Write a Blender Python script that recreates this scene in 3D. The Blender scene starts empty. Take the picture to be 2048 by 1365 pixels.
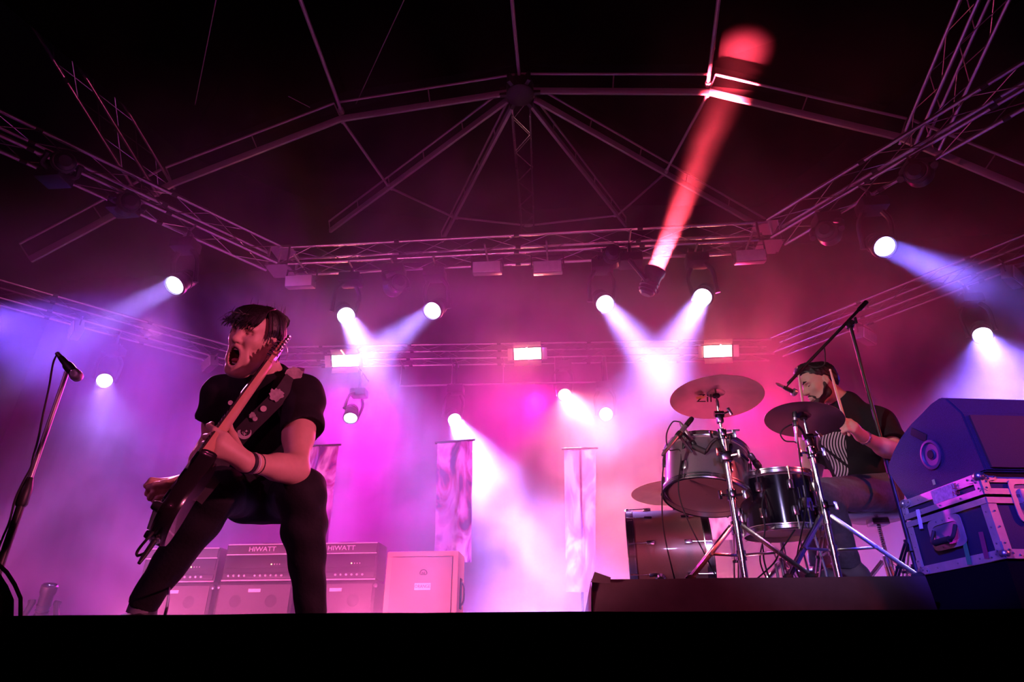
import bpy, bmesh, math, random
import numpy as np
from mathutils import Vector, Matrix, Quaternion

SC = bpy.context.scene
COL = SC.collection
R = math.radians
V = Vector

# ------------------------------------------------------------------ camera
F_PX, PITCH, YAW, CAM_H = 1280.0, R(27), R(5), 0.06
cam_data = bpy.data.cameras.new('camera')
cam_data.sensor_width = 36.0
cam_data.lens = F_PX / 2048.0 * 36.0
cam_data.clip_start = 0.02
cam = bpy.data.objects.new('camera', cam_data)
cam.location = (0, 0, -CAM_H)
cam.rotation_euler = (R(90) + PITCH, 0, YAW)
COL.objects.link(cam)
SC.camera = cam
FW = V((-math.sin(YAW) * math.cos(PITCH), math.cos(YAW) * math.cos(PITCH), math.sin(PITCH)))
RT = V((math.cos(YAW), math.sin(YAW), 0))
UP = RT.cross(FW)
CP = V((0, 0, -CAM_H))

def ray(x, y):
    return FW + RT * ((x - 1024) / F_PX) - UP * ((y - 682.5) / F_PX)
def U(x, y, Y):            # photo pixel -> point standing Y metres upstage
    d = ray(x, y); return CP + d * (Y / d.y)
def Uz(x, y, z):           # photo pixel -> point at height z above the stage
    d = ray(x, y); return CP + d * ((z + CAM_H) / d.z)

# ------------------------------------------------------------------ world, exposure
w = bpy.data.worlds.new('night'); SC.world = w; w.use_nodes = True
w.node_tree.nodes['Background'].inputs[0].default_value = (0.10, 0.03, 0.12, 1)
w.node_tree.nodes['Background'].inputs[1].default_value = 0.004
SC.view_settings.view_transform = 'Standard'
SC.view_settings.look = 'None'
SC.view_settings.exposure = 0.0
SC.view_settings.gamma = 1.0
SC.view_settings.use_curve_mapping = False
cy = SC.cycles
cy.max_bounces = 4; cy.diffuse_bounces = 2; cy.glossy_bounces = 2
cy.transmission_bounces = 4; cy.volume_bounces = 0; cy.transparent_max_bounces = 8
cy.use_denoising = True
cy.sample_clamp_indirect = 3.0
cy.use_light_tree = False
cy.volume_max_steps = 256
try:
    cy.denoising_prefilter = 'ACCURATE'
except Exception:
    pass

# ------------------------------------------------------------------ large lights (stage lamps and added fills)
def spot(name, loc, target, color, power, angle, blend=0.5, radius=0.08):
    l = bpy.data.lights.new(name, 'SPOT')
    l.color = color; l.energy = power; l.spot_size = R(angle); l.spot_blend = blend
    l.shadow_soft_size = radius
    o = bpy.data.objects.new(name, l); COL.objects.link(o)
    o.location = loc
    o.rotation_euler = (V(target) - V(loc)).to_track_quat('-Z', 'Y').to_euler()
    return o
def disk_light(name, loc, direction, color, power, size, spread):
    l = bpy.data.lights.new(name, 'AREA'); l.shape = 'DISK'; l.size = size
    l.color = color; l.energy = power; l.spread = R(spread)
    o = bpy.data.objects.new(name, l); COL.objects.link(o)
    o.location = loc
    o.rotation_euler = V(direction).to_track_quat('-Z', 'Y').to_euler()
    return o
MAG = (0.80, 0.07, 0.72); PINK = (1.0, 0.18, 0.42); BLUE = (0.22, 0.16, 1.0); LAV = (0.62, 0.55, 1.0); RED = (1.0, 0.07, 0.12)

HAZE_D, HAZE_STEP, BEAM_W = 0.056, 0.9, 0.42
# blue side washes; the magenta, crimson and floor spots are added, unseen haze fills
spot('wash_blue', (-8.0, 6.8, 4.2), (-5.2, 7.6, 3.2), (.20, .08, 1.0), 2700, 66, .9)
spot('haze_fill_magenta', (-4.2, 12.4, 4.9), (-3.2, 6.0, -0.2), (.75, .015, .68), 5200, 80, .8)  # added spots without fixtures, here to the crimson one, make the haze glow
spot('haze_fill_magenta', (-0.6, 12.4, 4.9), (-0.8, 6.0, -0.2), (.90, .015, .42), 2500, 80, .8)
spot('haze_fill_crimson', (3.4, 12.4, 4.9), (2.6, 6.0, 0.2), (1.0, .012, .22), 2400, 80, .8)
spot('wash_blue', (8.5, 8.5, 4.0), (4.6, 7.0, 1.0), (.14, .05, 1.0), 700, 60, .8)
for x in (-5.2, -3.4, -1.6, 0.2):
    spot('added_floor_wash', (x, 4.9, 0.08), (x, 6.3, 0.75), (1.0, .14, .46), 300, 120, .9)  # unseen lamps added to turn the low haze and amp fronts pink
# front and side lamps on the band
spot('front_blue', (-2.5, -3.0, 3.5), (1.75, 2.8, 0.62), (.10, .05, 1.0), 5200, 9, .4)
spot('front_white', (-4.0, -1.0, 3.0), (1.25, 3.55, 1.05), (1, .72, .78), 760, 14, .6)
spot('front_lavender', (0.2, -3.0, 1.6), (1.0, 3.0, 0.60), (.55, .42, 1.0), 480, 11, .6)
spot('floor_pink', (-0.7, 2.2, 0.06), (0.50, 3.4, 0.72), (1.0, .22, .34), 80, 46, .6)
spot('side_red', (3.2, 0.5, 1.0), (-1.0, 2.0, 0.70), (1, .15, .33), 620, 26, .6)
spot('side_red', (5.0, 1.2, 2.2), (1.8, 3.0, 0.7), (1, .08, .10), 420, 30, .6)
spot('rim_pink', (-3.6, 4.6, 2.6), (-1.1, 2.0, 0.75), (1.0, .22, .62), 800, 20, .6)
spot('truss_uplight', (1.5, -5.0, 1.0), (-0.4, 7.0, 6.0), (1.0, .09, .32), 420, 64, .6)
spot('front_fill', (-4.0, -1.5, 3.0), (-1.1, 2.0, 0.7), (.80, .14, .60), 150, 20, .6)  # unseen fill added from the front to lift the guitarist's face

# ------------------------------------------------------------------ materials
MATS = {}
def mat(name, color, rough=0.5, metal=0.0, var=0.15, nscale=20.0, bump=0.0, emit=None, estr=0.0, coat=0.0, spec=0.5, sheen=0.0, alpha=None):
    if name in MATS: return MATS[name]
    m = bpy.data.materials.new(name); m.use_nodes = True
    nt = m.node_tree; b = nt.nodes['Principled BSDF']
    b.inputs['Roughness'].default_value = rough; b.inputs['Metallic'].default_value = metal
    b.inputs['Specular IOR Level'].default_value = spec
    b.inputs['Coat Weight'].default_value = coat
    b.inputs['Sheen Weight'].default_value = sheen
    tc = nt.nodes.new('ShaderNodeTexCoord')
    nz = nt.nodes.new('ShaderNodeTexNoise'); nz.inputs['Scale'].default_value = nscale; nz.inputs['Detail'].default_value = 4
    nt.links.new(tc.outputs['Object'], nz.inputs['Vector'])
    mx = nt.nodes.new('ShaderNodeMix'); mx.data_type = 'RGBA'
    c = tuple(color[:3])
    mx.inputs[6].default_value = tuple(max(0, v * (1 - var)) for v in c) + (1,)
    mx.inputs[7].default_value = tuple(min(1, v * (1 + var)) for v in c) + (1,)
    nt.links.new(nz.outputs['Fac'], mx.inputs[0])
    nt.links.new(mx.outputs[2], b.inputs['Base Color'])
    if bump > 0:
        bp = nt.nodes.new('ShaderNodeBump'); bp.inputs['Strength'].default_value = bump; bp.inputs['Distance'].default_value = 0.01
        nt.links.new(nz.outputs['Fac'], bp.inputs['Height']); nt.links.new(bp.outputs['Normal'], b.inputs['Normal'])
    if emit:
        b.inputs['Emission Color'].default_value = tuple(emit) + (1,); b.inputs['Emission Strength'].default_value = estr
    MATS[name] = m
    return m
def emat(name, color, strength):
    if name in MATS: return MATS[name]
    m = bpy.data.materials.new(name); m.use_nodes = True
    nt = m.node_tree; nt.nodes.clear()
    m.cycles.emission_sampling = 'NONE'; e = nt.nodes.new('ShaderNodeEmission'); e.inputs[0].default_value = tuple(color) + (1,); e.inputs[1].default_value = strength
    o = nt.nodes.new('ShaderNodeOutputMaterial'); nt.links.new(e.outputs[0], o.inputs[0])
    MATS[name] = m
    return m

# ------------------------------------------------------------------ mesh helpers
def frame(axis, hint=None):
    a = V(axis).normalized()
    h = V(hint) if hint is not None else (V((0, 0, 1)) if abs(a.z) < 0.9 else V((0, 1, 0)))
    x = (h - a * h.dot(a)).normalized()
    return x, a.cross(x), a
class G:
    def __init__(s): s.v = []; s.f = []; s.mi = []; s.cur = 0
    def _face(s, f): s.f.append(f); s.mi.append(s.cur)
    def ring_surface(s, rings, close=False, cap0=True, cap1=True):
        n = len(rings[0]); base = len(s.v)
        for r in rings: s.v.extend([tuple(p) for p in r])
        m = len(rings)
        for i in range(m if close else m - 1):
            j = (i + 1) % m
            for k in range(n):
                l = (k + 1) % n
                s._face((base + i * n + k, base + i * n + l, base + j * n + l, base + j * n + k))
        if not close:
            if cap0: s._face(tuple(base + k for k in range(n - 1, -1, -1)))
            if cap1: s._face(tuple(base + (m - 1) * n + k for k in range(n)))
        return s
    def cyl(s, p0, p1, r0, r1=None, n=12, cap=True):
        r1 = r0 if r1 is None else r1
        p0, p1 = V(p0), V(p1); x, y, a = frame(p1 - p0)
        rings = []
        for p, r in ((p0, r0), (p1, r1)):
            rings.append([p + x * (r * math.cos(2 * math.pi * k / n)) + y * (r * math.sin(2 * math.pi * k / n)) for k in range(n)])
        return s.ring_surface(rings, cap0=cap, cap1=cap)
    def lathe(s, origin, axis, prof, n=24, hint=None, cap0=True, cap1=True):
        o = V(origin); x, y, a = frame(axis, hint)
        rings = [[o + a * h + x * (r * math.cos(2 * math.pi * k / n)) + y * (r * math.sin(2 * math.pi * k / n)) for k in range(n)] for r, h in prof]
        return s.ring_surface(rings, cap0=cap0, cap1=cap1)
    def tube(s, pts, r, n=8, close=False):
        pts = [V(p) for p in pts]; m = len(pts); rings = []; x = None
        for i, p in enumerate(pts):
            if close: t = pts[(i + 1) % m] - pts[i - 1]
            else: t = pts[min(i + 1, m - 1)] - pts[max(i - 1, 0)]
            t.normalize()
            if x is None: x = frame(t)[0]
            x = (x - t * x.dot(t)).normalized(); y = t.cross(x)
            rr = r[i] if isinstance(r, (list, tuple)) else r
            rings.append([p + x * (rr * math.cos(2 * math.pi * k / n)) + y * (rr * math.sin(2 * math.pi * k / n)) for k in range(n)])
        return s.ring_surface(rings, close=close)
    def box(s, c, size, ax=None, bevel=0.0):
        c = V(c); ax = ax or (V((1, 0, 0)), V((0, 1, 0)), V((0, 0, 1)))
        hx, hy, hz = [q / 2 for q in size]
        if bevel <= 0:
            b = len(s.v)
            for sx in (-1, 1):
                for sy in (-1, 1):
                    for sz in (-1, 1):
                        s.v.append(tuple(c + ax[0] * (sx * hx) + ax[1] * (sy * hy) + ax[2] * (sz * hz)))
            for f in ((0, 1, 3, 2), (4, 6, 7, 5), (0, 4, 5, 1), (2, 3, 7, 6), (0, 2, 6, 4), (1, 5, 7, 3)):
                s._face(tuple(b + k for k in f))
            return s
        bm = bmesh.new(); bmesh.ops.create_cube(bm, size=1)
        for q in bm.verts: q.co = V((q.co.x * size[0], q.co.y * size[1], q.co.z * size[2]))
        bmesh.ops.bevel(bm, geom=list(bm.edges), offset=bevel, segments=2, affect='EDGES', profile=0.6)
        b = len(s.v); bm.verts.index_update()
        for q in bm.verts: s.v.append(tuple(c + ax[0] * q.co.x + ax[1] * q.co.y + ax[2] * q.co.z))
        for f in bm.faces: s._face(tuple(b + q.index for q in f.verts))
        bm.free(); return s
    def sphere(s, c, r, n=12, sc=(1, 1, 1), ax=None):
        c = V(c); ax = ax or (V((1, 0, 0)), V((0, 1, 0)), V((0, 0, 1)))
        m = max(4, n // 2 + 1); rings = []
        for i in range(m):
            th = math.pi * (i + 0.02) / (m - 1 + 0.04)
            rings.append([c + ax[0] * (r * sc[0] * math.sin(th) * math.cos(2 * math.pi * k / n)) + ax[1] * (r * sc[1] * math.sin(th) * math.sin(2 * math.pi * k / n)) - ax[2] * (r * sc[2] * math.cos(th)) for k in range(n)])
        return s.ring_surface(rings)
    def prism(s, poly, d, bevel=0.0):     # polygon of world points extruded by vector d
        b = len(s.v); n = len(poly); d = V(d)
        s.v.extend([tuple(V(p)) for p in poly]); s.v.extend([tuple(V(p) + d) for p in poly])
        s._face(tuple(b + k for k in range(n - 1, -1, -1))); s._face(tuple(b + n + k for k in range(n)))
        for k in range(n):
            l = (k + 1) % n; s._face((b + k, b + l, b + n + l, b + n + k))
        return s
    def quad(s, a, b_, c, d):
        b = len(s.v); s.v.extend([tuple(V(p)) for p in (a, b_, c, d)]); s._face((b, b + 1, b + 2, b + 3)); return s
    def mesh(s, name, mats, smooth=True):
        me = bpy.data.meshes.new(name); me.from_pydata(s.v, [], s.f)
        if not isinstance(mats, (list, tuple)): mats = [mats]
        for m in mats: me.materials.append(m)
        me.polygons.foreach_set('material_index', s.mi)
        bm = bmesh.new(); bm.from_mesh(me); bmesh.ops.recalc_face_normals(bm, faces=bm.faces)
        if smooth:
            for f in bm.faces: f.smooth = True
            for e in bm.edges:
                if len(e.link_faces) == 2 and e.calc_face_angle(0) > R(38): e.smooth = False
        bm.to_mesh(me); bm.free()
        return me
    def obj(s, name, mats, parent=None, smooth=True, **k):
        return put(name, s.mesh(name, mats, smooth), parent, **k)
def put(name, me, parent=None, **k):
    o = bpy.data.objects.new(name, me); COL.objects.link(o)
    if parent is not None:
        o.parent = parent
        o.matrix_parent_inverse = root_inv(parent)
    tag(o, **k); return o
def wmat(o):
    m = o.matrix_basis.copy()
    if o.parent is not None: m = wmat(o.parent) @ o.matrix_parent_inverse @ m
    return m
def root_inv(p): return wmat(p).inverted()
def tag(o, label=None, cat=None, group=None, kind=None):
    if label: o['label'] = label
    if cat: o['category'] = cat
    if group: o['group'] = group
    if kind: o['kind'] = kind
    return o
def thing(name, label, cat, loc=(0, 0, 0), group=None):
    o = bpy.data.objects.new(name, None); o.empty_display_size = 0.1; COL.objects.link(o)
    o.location = loc
    return tag(o, label, cat, group)
def struct(name, g, m, smooth=False, label=None, parent=None):
    return g.obj(name, m, parent, smooth, kind='structure', label=label) if parent is None else g.obj(name, m, parent, smooth)
def bez(pts, n=8):           # Catmull-Rom through points
    pts = [V(p) for p in pts]; P = [pts[0] * 2 - pts[1]] + pts + [pts[-1] * 2 - pts[-2]]
    out = []
    for i in range(1, len(P) - 2):
        for k in range(n):
            t = k / n; a, b, c, d = P[i - 1], P[i], P[i + 1], P[i + 2]
            out.append(0.5 * ((2 * b) + (c - a) * t + (2 * a - 5 * b + 4 * c - d) * t * t + (3 * b - a - 3 * c + d) * t ** 3))
    out.append(pts[-1]); return out
def text_mesh(name, body, size, origin, xax, yax, depth, m, parent, shear=0.0, font_scale_x=1.0, center=True):
    c = bpy.data.curves.new(name, 'FONT'); c.body = body; c.size = size; c.extrude = depth; c.shear = shear
    if center: c.align_x = 'CENTER'; c.align_y = 'CENTER'
    c.resolution_u = 2
    t = bpy.data.objects.new(name + '_tmp', c); COL.objects.link(t)
    dg = bpy.context.evaluated_depsgraph_get()
    me = bpy.data.meshes.new_from_object(t.evaluated_get(dg))
    bpy.data.objects.remove(t); bpy.data.curves.remove(c)
    xa = V(xax).normalized(); ya = V(yax); ya = (ya - xa * ya.dot(xa)).normalized(); za = xa.cross(ya)
    M = Matrix((xa * font_scale_x, ya, za)).transposed().to_4x4(); M.translation = V(origin)
    me.transform(M); me.materials.clear(); me.materials.append(m)
    return put(name, me, parent)

BLACK = mat('matte_black', (0.012, 0.011, 0.013), 0.85)
BLACKP = mat('black_plastic', (0.018, 0.017, 0.02), 0.45)
ALU = mat('aluminium', (0.62, 0.60, 0.62), 0.32, 1.0, 0.08, 60)
STEEL = mat('dull_steel', (0.40, 0.39, 0.41), 0.40, 0.9, 0.12, 50)
CHROME = mat('chrome', (0.85, 0.85, 0.88), 0.20, 1.0, 0.04, 30)
DCHROME = mat('dark_chrome', (0.30, 0.30, 0.33), 0.18, 1.0, 0.06, 30)
PATCH = mat('worn_patch', (.42, .36, .38), .8, 0, .6, 70)
RUBBER = mat('black_rubber', (0.02, 0.02, 0.02), 0.7)

# ------------------------------------------------------------------ the setting
EDGE_Y, RZ = 0.92, 0.253
DECK = mat('stage_deck', (0.03, 0.027, 0.03), 0.6, 0, 0.4, 8, 0.15)
g = G(); g.box((0, EDGE_Y + 6.5, -0.06), (26, 13, 0.12)); struct('floor', g, DECK, label='black stage deck the band performs on')
g = G(); 
n = 60; rows = []
for i in range(n + 1):
    x = -13 + 26 * i / n
    rows.append(x)
b = []
for i in range(0, n):
    pass
skirt = G()
top = [V((-13 + 26 * i / 260, EDGE_Y - 0.012 - 0.006 * math.sin(i * 1.9) - 0.005 * math.sin(i * 0.7), 0.0)) for i in range(261)]
rings = [[p + V((0, 0, 0.004)) for p in top], [p + V((0, -0.004, -0.03)) for p in top], [V((p.x, p.y - 0.02 - 0.02 * math.sin(p.x * 9), -1.25)) for p in top]]
bI = len(skirt.v)
for r in rings: skirt.v.extend([tuple(q) for q in r])
for i in range(2):
    for k in range(260): skirt._face((bI + i * 261 + k, bI + i * 261 + k + 1, bI + (i + 1) * 261 + k + 1, bI + (i + 1) * 261 + k))
struct('wall_front', skirt, BLACK, smooth=True, label='black cloth skirt hanging down the front of the stage')
g = G(); g.box((0, 2, -1.31), (40, 30, 0.1)); struct('ground', g, mat('pit_ground', (0.02, 0.02, 0.02), 0.9), label='dark ground of the photo pit')
g = G()
zz = [-0.0, 9.0]; nb = 240; bi = len(g.v)
for z in zz:
    for i in range(nb + 1):
        x = -13 + 26 * i / nb
        g.v.append((x, 13.2 + 0.03 * math.sin(x * 7.3) + 0.015 * math.sin(x * 17.1 + 1), z))
for i in range(nb): g._face((bi + i, bi + i + 1, bi + nb + 2 + i, bi + nb + 1 + i))
struct('wall_back', g, mat('black_drape', (0.003, 0.0025, 0.003), 1.0, spec=.0), smooth=True, label='black pleated drape closing the back of the stage')
# ------------------------------------------------------------------ trusses and roof steel
UNIT = {}
def unit_cyl(m, n=8):
    k = (m.name, n)
    if k not in UNIT:
        g = G(); g.cyl((0, 0, 0), (0, 0, 1), 1.0, n=n); UNIT[k] = g.mesh('rod', m)
    return UNIT[k]
def rod(name, p0, p1, r, m, parent, n=8):
    p0, p1 = V(p0), V(p1); d = p1 - p0
    o = bpy.data.objects.new(name, unit_cyl(m, n)); COL.objects.link(o)
    q = d.to_track_quat('Z', 'Y')
    o.parent = parent
    o.matrix_parent_inverse = root_inv(parent)
    o.location = p0; o.rotation_mode = 'QUATERNION'; o.rotation_quaternion = q; o.scale = (r, r, d.length)
    return o
TR = mat('truss_aluminium', (0.90, 0.88, 0.90), 0.26, 0.95, 0.12, 40)
TRD = mat('coupler_dark', (0.03, 0.03, 0.03), 0.5, 0.5)
def truss(p0, p1, label, size=0.29, r=0.025, pitch=0.5, sect=1.6, group='box trusses of the lighting rig'):
    p0, p1 = V(p0), V(p1); d = p1 - p0; L = d.length; a = d.normalized()
    up = (V((0, 0, 1)) - a * a.z).normalized(); sd = a.cross(up)
    t = thing('lighting_truss', label, 'truss', p0, group)
    h = size / 2
    cs = [(-h, -h), (h, -h), (h, h), (-h, h)]
    P = lambda c, s: p0 + a * s + sd * c[0] + up * c[1]
    for c in cs: rod('chord', P(c, 0), P(c, L), r, TR, t, 10)
    n = max(1, round(L / pitch)); st = L / n
    for q in range(4):
        A, B = cs[q], cs[(q + 1) % 4]
        for k in range(n):
            if k % 2 == 0: rod('brace', P(A, k * st), P(B, (k + 1) * st), 0.0075, TR, t, 6)
            else: rod('brace', P(B, k * st), P(A, (k + 1) * st), 0.0075, TR, t, 6)
    ns = max(1, round(L / sect))
    for k in range(1, ns):
        s = L * k / ns
        for c in cs: rod('coupler', P(c, s - 0.035), P(c, s + 0.035), r * 1.22, TRD, t, 8)
    return t
TZ = 5.2
M0, M1 = V((-4.0, 7.45, TZ)), V((2.85, 7.45, TZ))
ML, MR = Uz(0, 262, TZ), Uz(2048, 170, TZ)
truss(M0, M1, 'straight middle truss of the rig with strobes clamped beneath')
def ext(a, b, f): return a + (b - a) * f
truss(M0 + V((-.1, -.1, 0)), ext(M0, ML, 1.35), 'long truss swinging forward from the middle truss on the blue side')
truss(M1 + V((.1, -.1, 0)), ext(M1, MR, 1.35), 'long truss swinging forward from the middle truss on the dark crimson side')
B0, B1 = Uz(470, 716, TZ), Uz(1540, 700, TZ)
BL, BR = Uz(0, 585, TZ), Uz(2048, 500, TZ)
truss(B0, B1, 'rear truss hazed in pink, carrying the three lit blinders')
truss(B0 + V((-.1, -.1, 0)), ext(B0, BL, 1.2), 'hazy truss swinging forward from the rear truss behind the singer')
truss(B1 + V((.1, -.1, 0)), ext(B1, BR, 1.25), 'truss swinging forward from the rear truss above the drummer')
# corner blocks
for k, (p, lab) in enumerate(((M0, 'aluminium corner block joining middle truss and blue side truss'), (M1, 'aluminium corner block joining middle truss and crimson side truss'))):
    t = thing('truss_corner', lab, 'truss corner', p)
    for s in (-1, 1):
        for q in (-1, 1):
            rod('post', p + V((s * .15, q * .15, -.17)), p + V((s * .15, q * .15, .17)), .02, TR, t)
    for z in (-.16, .16):
        g = G(); g.box(p + V((0, 0, z)), (.34, .34, .02)); g.obj('plate', TR, t, False)
# sloping roof trusses
truss(U(318, 392, 6.6), ext(U(318, 392, 6.6), U(78, 0, 4.6), 1.3), 'truss climbing forward under the black roof above the singer side', size=.32, group='sloping roof trusses')
truss(U(1835, 300, 6.6), ext(U(1835, 300, 6.6), U(1968, 0, 4.9), 1.3), 'truss climbing forward under the black roof above the drum side', size=.32, group='sloping roof trusses')
# tent roof beams: double chord aluminium beams meeting at a hub
RB = mat('roof_beam', (0.36, 0.34, 0.36), 0.5, 0.5, 0.15, 30)
def beam(pts, label, r=0.05, gap=0.26, up=V((0, -.35, 1)), rt=0.018):
    t = thing('roof_beam', label, 'roof beam', pts[0], 'aluminium beams of the tent roof')
    for a, b in zip(pts[:-1], pts[1:]):
        ax = (b - a).normalized(); u = (up - ax * up.dot(ax)).normalized(); s_ = ax.cross(u)
        g = G(); g.box((a + b) / 2, ((b - a).length, .05, .085), (ax, s_, u), .008); g.obj('lower_chord', RB, t)
        rod('upper_chord', a + u * gap, b + u * gap, rt, RB, t)
        n = max(2, int((b - a).length / 0.9))
        for k in range(n + 1):
            p = a + (b - a) * (k / n); rod('strut', p, p + u * gap, .010, RB, t, 6)
    return t
AY = 6.5
hub = U(1040, 182, AY)
aL = [U(1040, 182, AY), U(682, 238, AY), U(345, 368, AY), U(60, 520, AY)]
aR = [U(1040, 182, AY), U(1418, 184, AY), U(1800, 275, AY), U(2150, 420, AY)]
beam(aL, 'roof arch from the hub down to the singer side'); beam(aR, 'roof arch from the hub down to the drum side')
raf = [(660, 462, 9.6), (884, 482, 11.0), (1252, 452, 11.0), (1535, 462, 9.6)]
RN = []
for k, (x, y, Y) in enumerate(raf):
    e = U(x, y, Y); st = hub + (e - hub).normalized() * .25
    beam([st, e], ('outermost rafter running back from the hub on the singer side', 'steep rafter beside the central roof truss, singer side', 'steep rafter beside the central roof truss, drum side', 'outermost rafter running back from the hub on the drum side')[k], gap=.2)
    RN.append((hub, e))
truss(hub + V((0, .15, -.15)), U(1056, 462, 11.2), 'slim truss falling back from the roof hub', size=.26, r=.016, pitch=.55, group='sloping roof trusses')
g = G(); t = thing('roof_hub', 'dark steel hub plate where the roof beams meet', 'hub', hub)
g.lathe(hub + V((0, 0, -.12)), (0, 0, 1), [(.16, 0), (.2, .03), (.2, .22), (.14, .3)], 16); g.obj('hub_plate', TRD, t)
for k in range(6):
    a = k * math.pi / 3; g = G(); g.box(hub + V((.22 * math.cos(a), .22 * math.sin(a), 0)), (.14, .05, .16), (V((math.cos(a), math.sin(a), 0)), V((-math.sin(a), math.cos(a), 0)), V((0, 0, 1)))); g.obj('bracket', TRD, t, False)
def on_line(a, b, x, y):
    best = None
    for k in range(200):
        p = a + (b - a) * (k / 199); v = p - CP; z = v.dot(FW)
        px, py = 1024 + F_PX * v.dot(RT) / z, 682.5 - F_PX * v.dot(UP) / z
        d = (px - x) ** 2 + (py - y) ** 2
        if best is None or d < best[0]: best = (d, p)
    return best[1]
pn = [aL[1], on_line(*RN[0], 770, 362), on_line(*RN[1], 905, 433), on_line(hub, U(1056, 462, 11.2), 1053, 452), on_line(*RN[2], 1240, 428), on_line(*RN[3], 1342, 328), aR[1]]
labs = ['thin purlin from the arch to the outermost rafter, singer side', 'thin purlin between two rafters above the singer side blinder', 'thin purlin meeting the slim central truss from the singer side', 'thin purlin meeting the slim central truss from the drum side', 'thin purlin between two rafters on the drum side', 'thin purlin from the outermost rafter to the arch, drum side']
def purlin(a, b, label, r=.022):
    g = G(); g.cyl(a, b, r, n=8); g.cyl(a, a + (b - a).normalized() * .08, r * 1.6, n=8); g.cyl(b - (b - a).normalized() * .08, b, r * 1.6, n=8)
    return g.obj('roof_purlin', RB, None, True, label=label, cat='purlin', group='thin purlins of the tent roof')
for a, b, l in zip(pn[:-1], pn[1:], labs): purlin(a, b, l)
for (nd, x, l) in ((aL[1], 590, 'purlin running forward overhead from the singer side arch joint'), (hub, 1021, 'purlin running forward overhead from the roof hub'), (aR[1], 1441, 'purlin running forward overhead from the drum side arch joint')):
    purlin(nd + V((0, 0, .12)), Uz(x, -30, nd.z), l, .026)
for (a, b, l) in (((432, 0, 4.6), (375, 285, 6.4), 'thin steel stay wire hanging by the singer side roof truss'), ((290, 45, 5.2), (620, 215, 6.4), 'thin steel stay wire crossing to the arch joint, singer side'), ((808, 0, 5.0), (712, 208, 6.6), 'thin steel stay wire beside the singer side arch joint')):
    g = G(); g.cyl(U(*a), U(*b), .006, n=6); g.obj('stay_wire', RB, None, True, label=l, cat='wire', group='stay wires under the tent roof')
# roof membrane
g = G(); upv = V((0, 0, .55))
fr = [Uz(x, -60, nd.z) for x, nd in ((-200, aL[2]), (585, aL[1]), (1020, hub), (1442, aR[1]), (2250, aR[2]))]
arch = [aL[2], aL[1], hub, aR[1], aR[2]]
for k in range(4): g.quad(arch[k] + upv, arch[k + 1] + upv, fr[k + 1] + upv, fr[k] + upv)
bk = [aL[3], RN[0][1], RN[1][1], U(1056, 462, 11.2), RN[2][1], RN[3][1], aR[3]]
bk = [aL[2]] + bk[1:-1] + [aR[2]]
bi = len(g.v); g.v.extend([tuple(p + upv) for p in [hub] + bk])
for k in range(len(bk) - 1): g._face((bi, bi + 1 + k, bi + 2 + k))
struct('ceiling', g, mat('roof_membrane', (0.0012, 0.001, 0.0012), 1.0, spec=.0), label='black tent membrane stretched over the roof beams')
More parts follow.
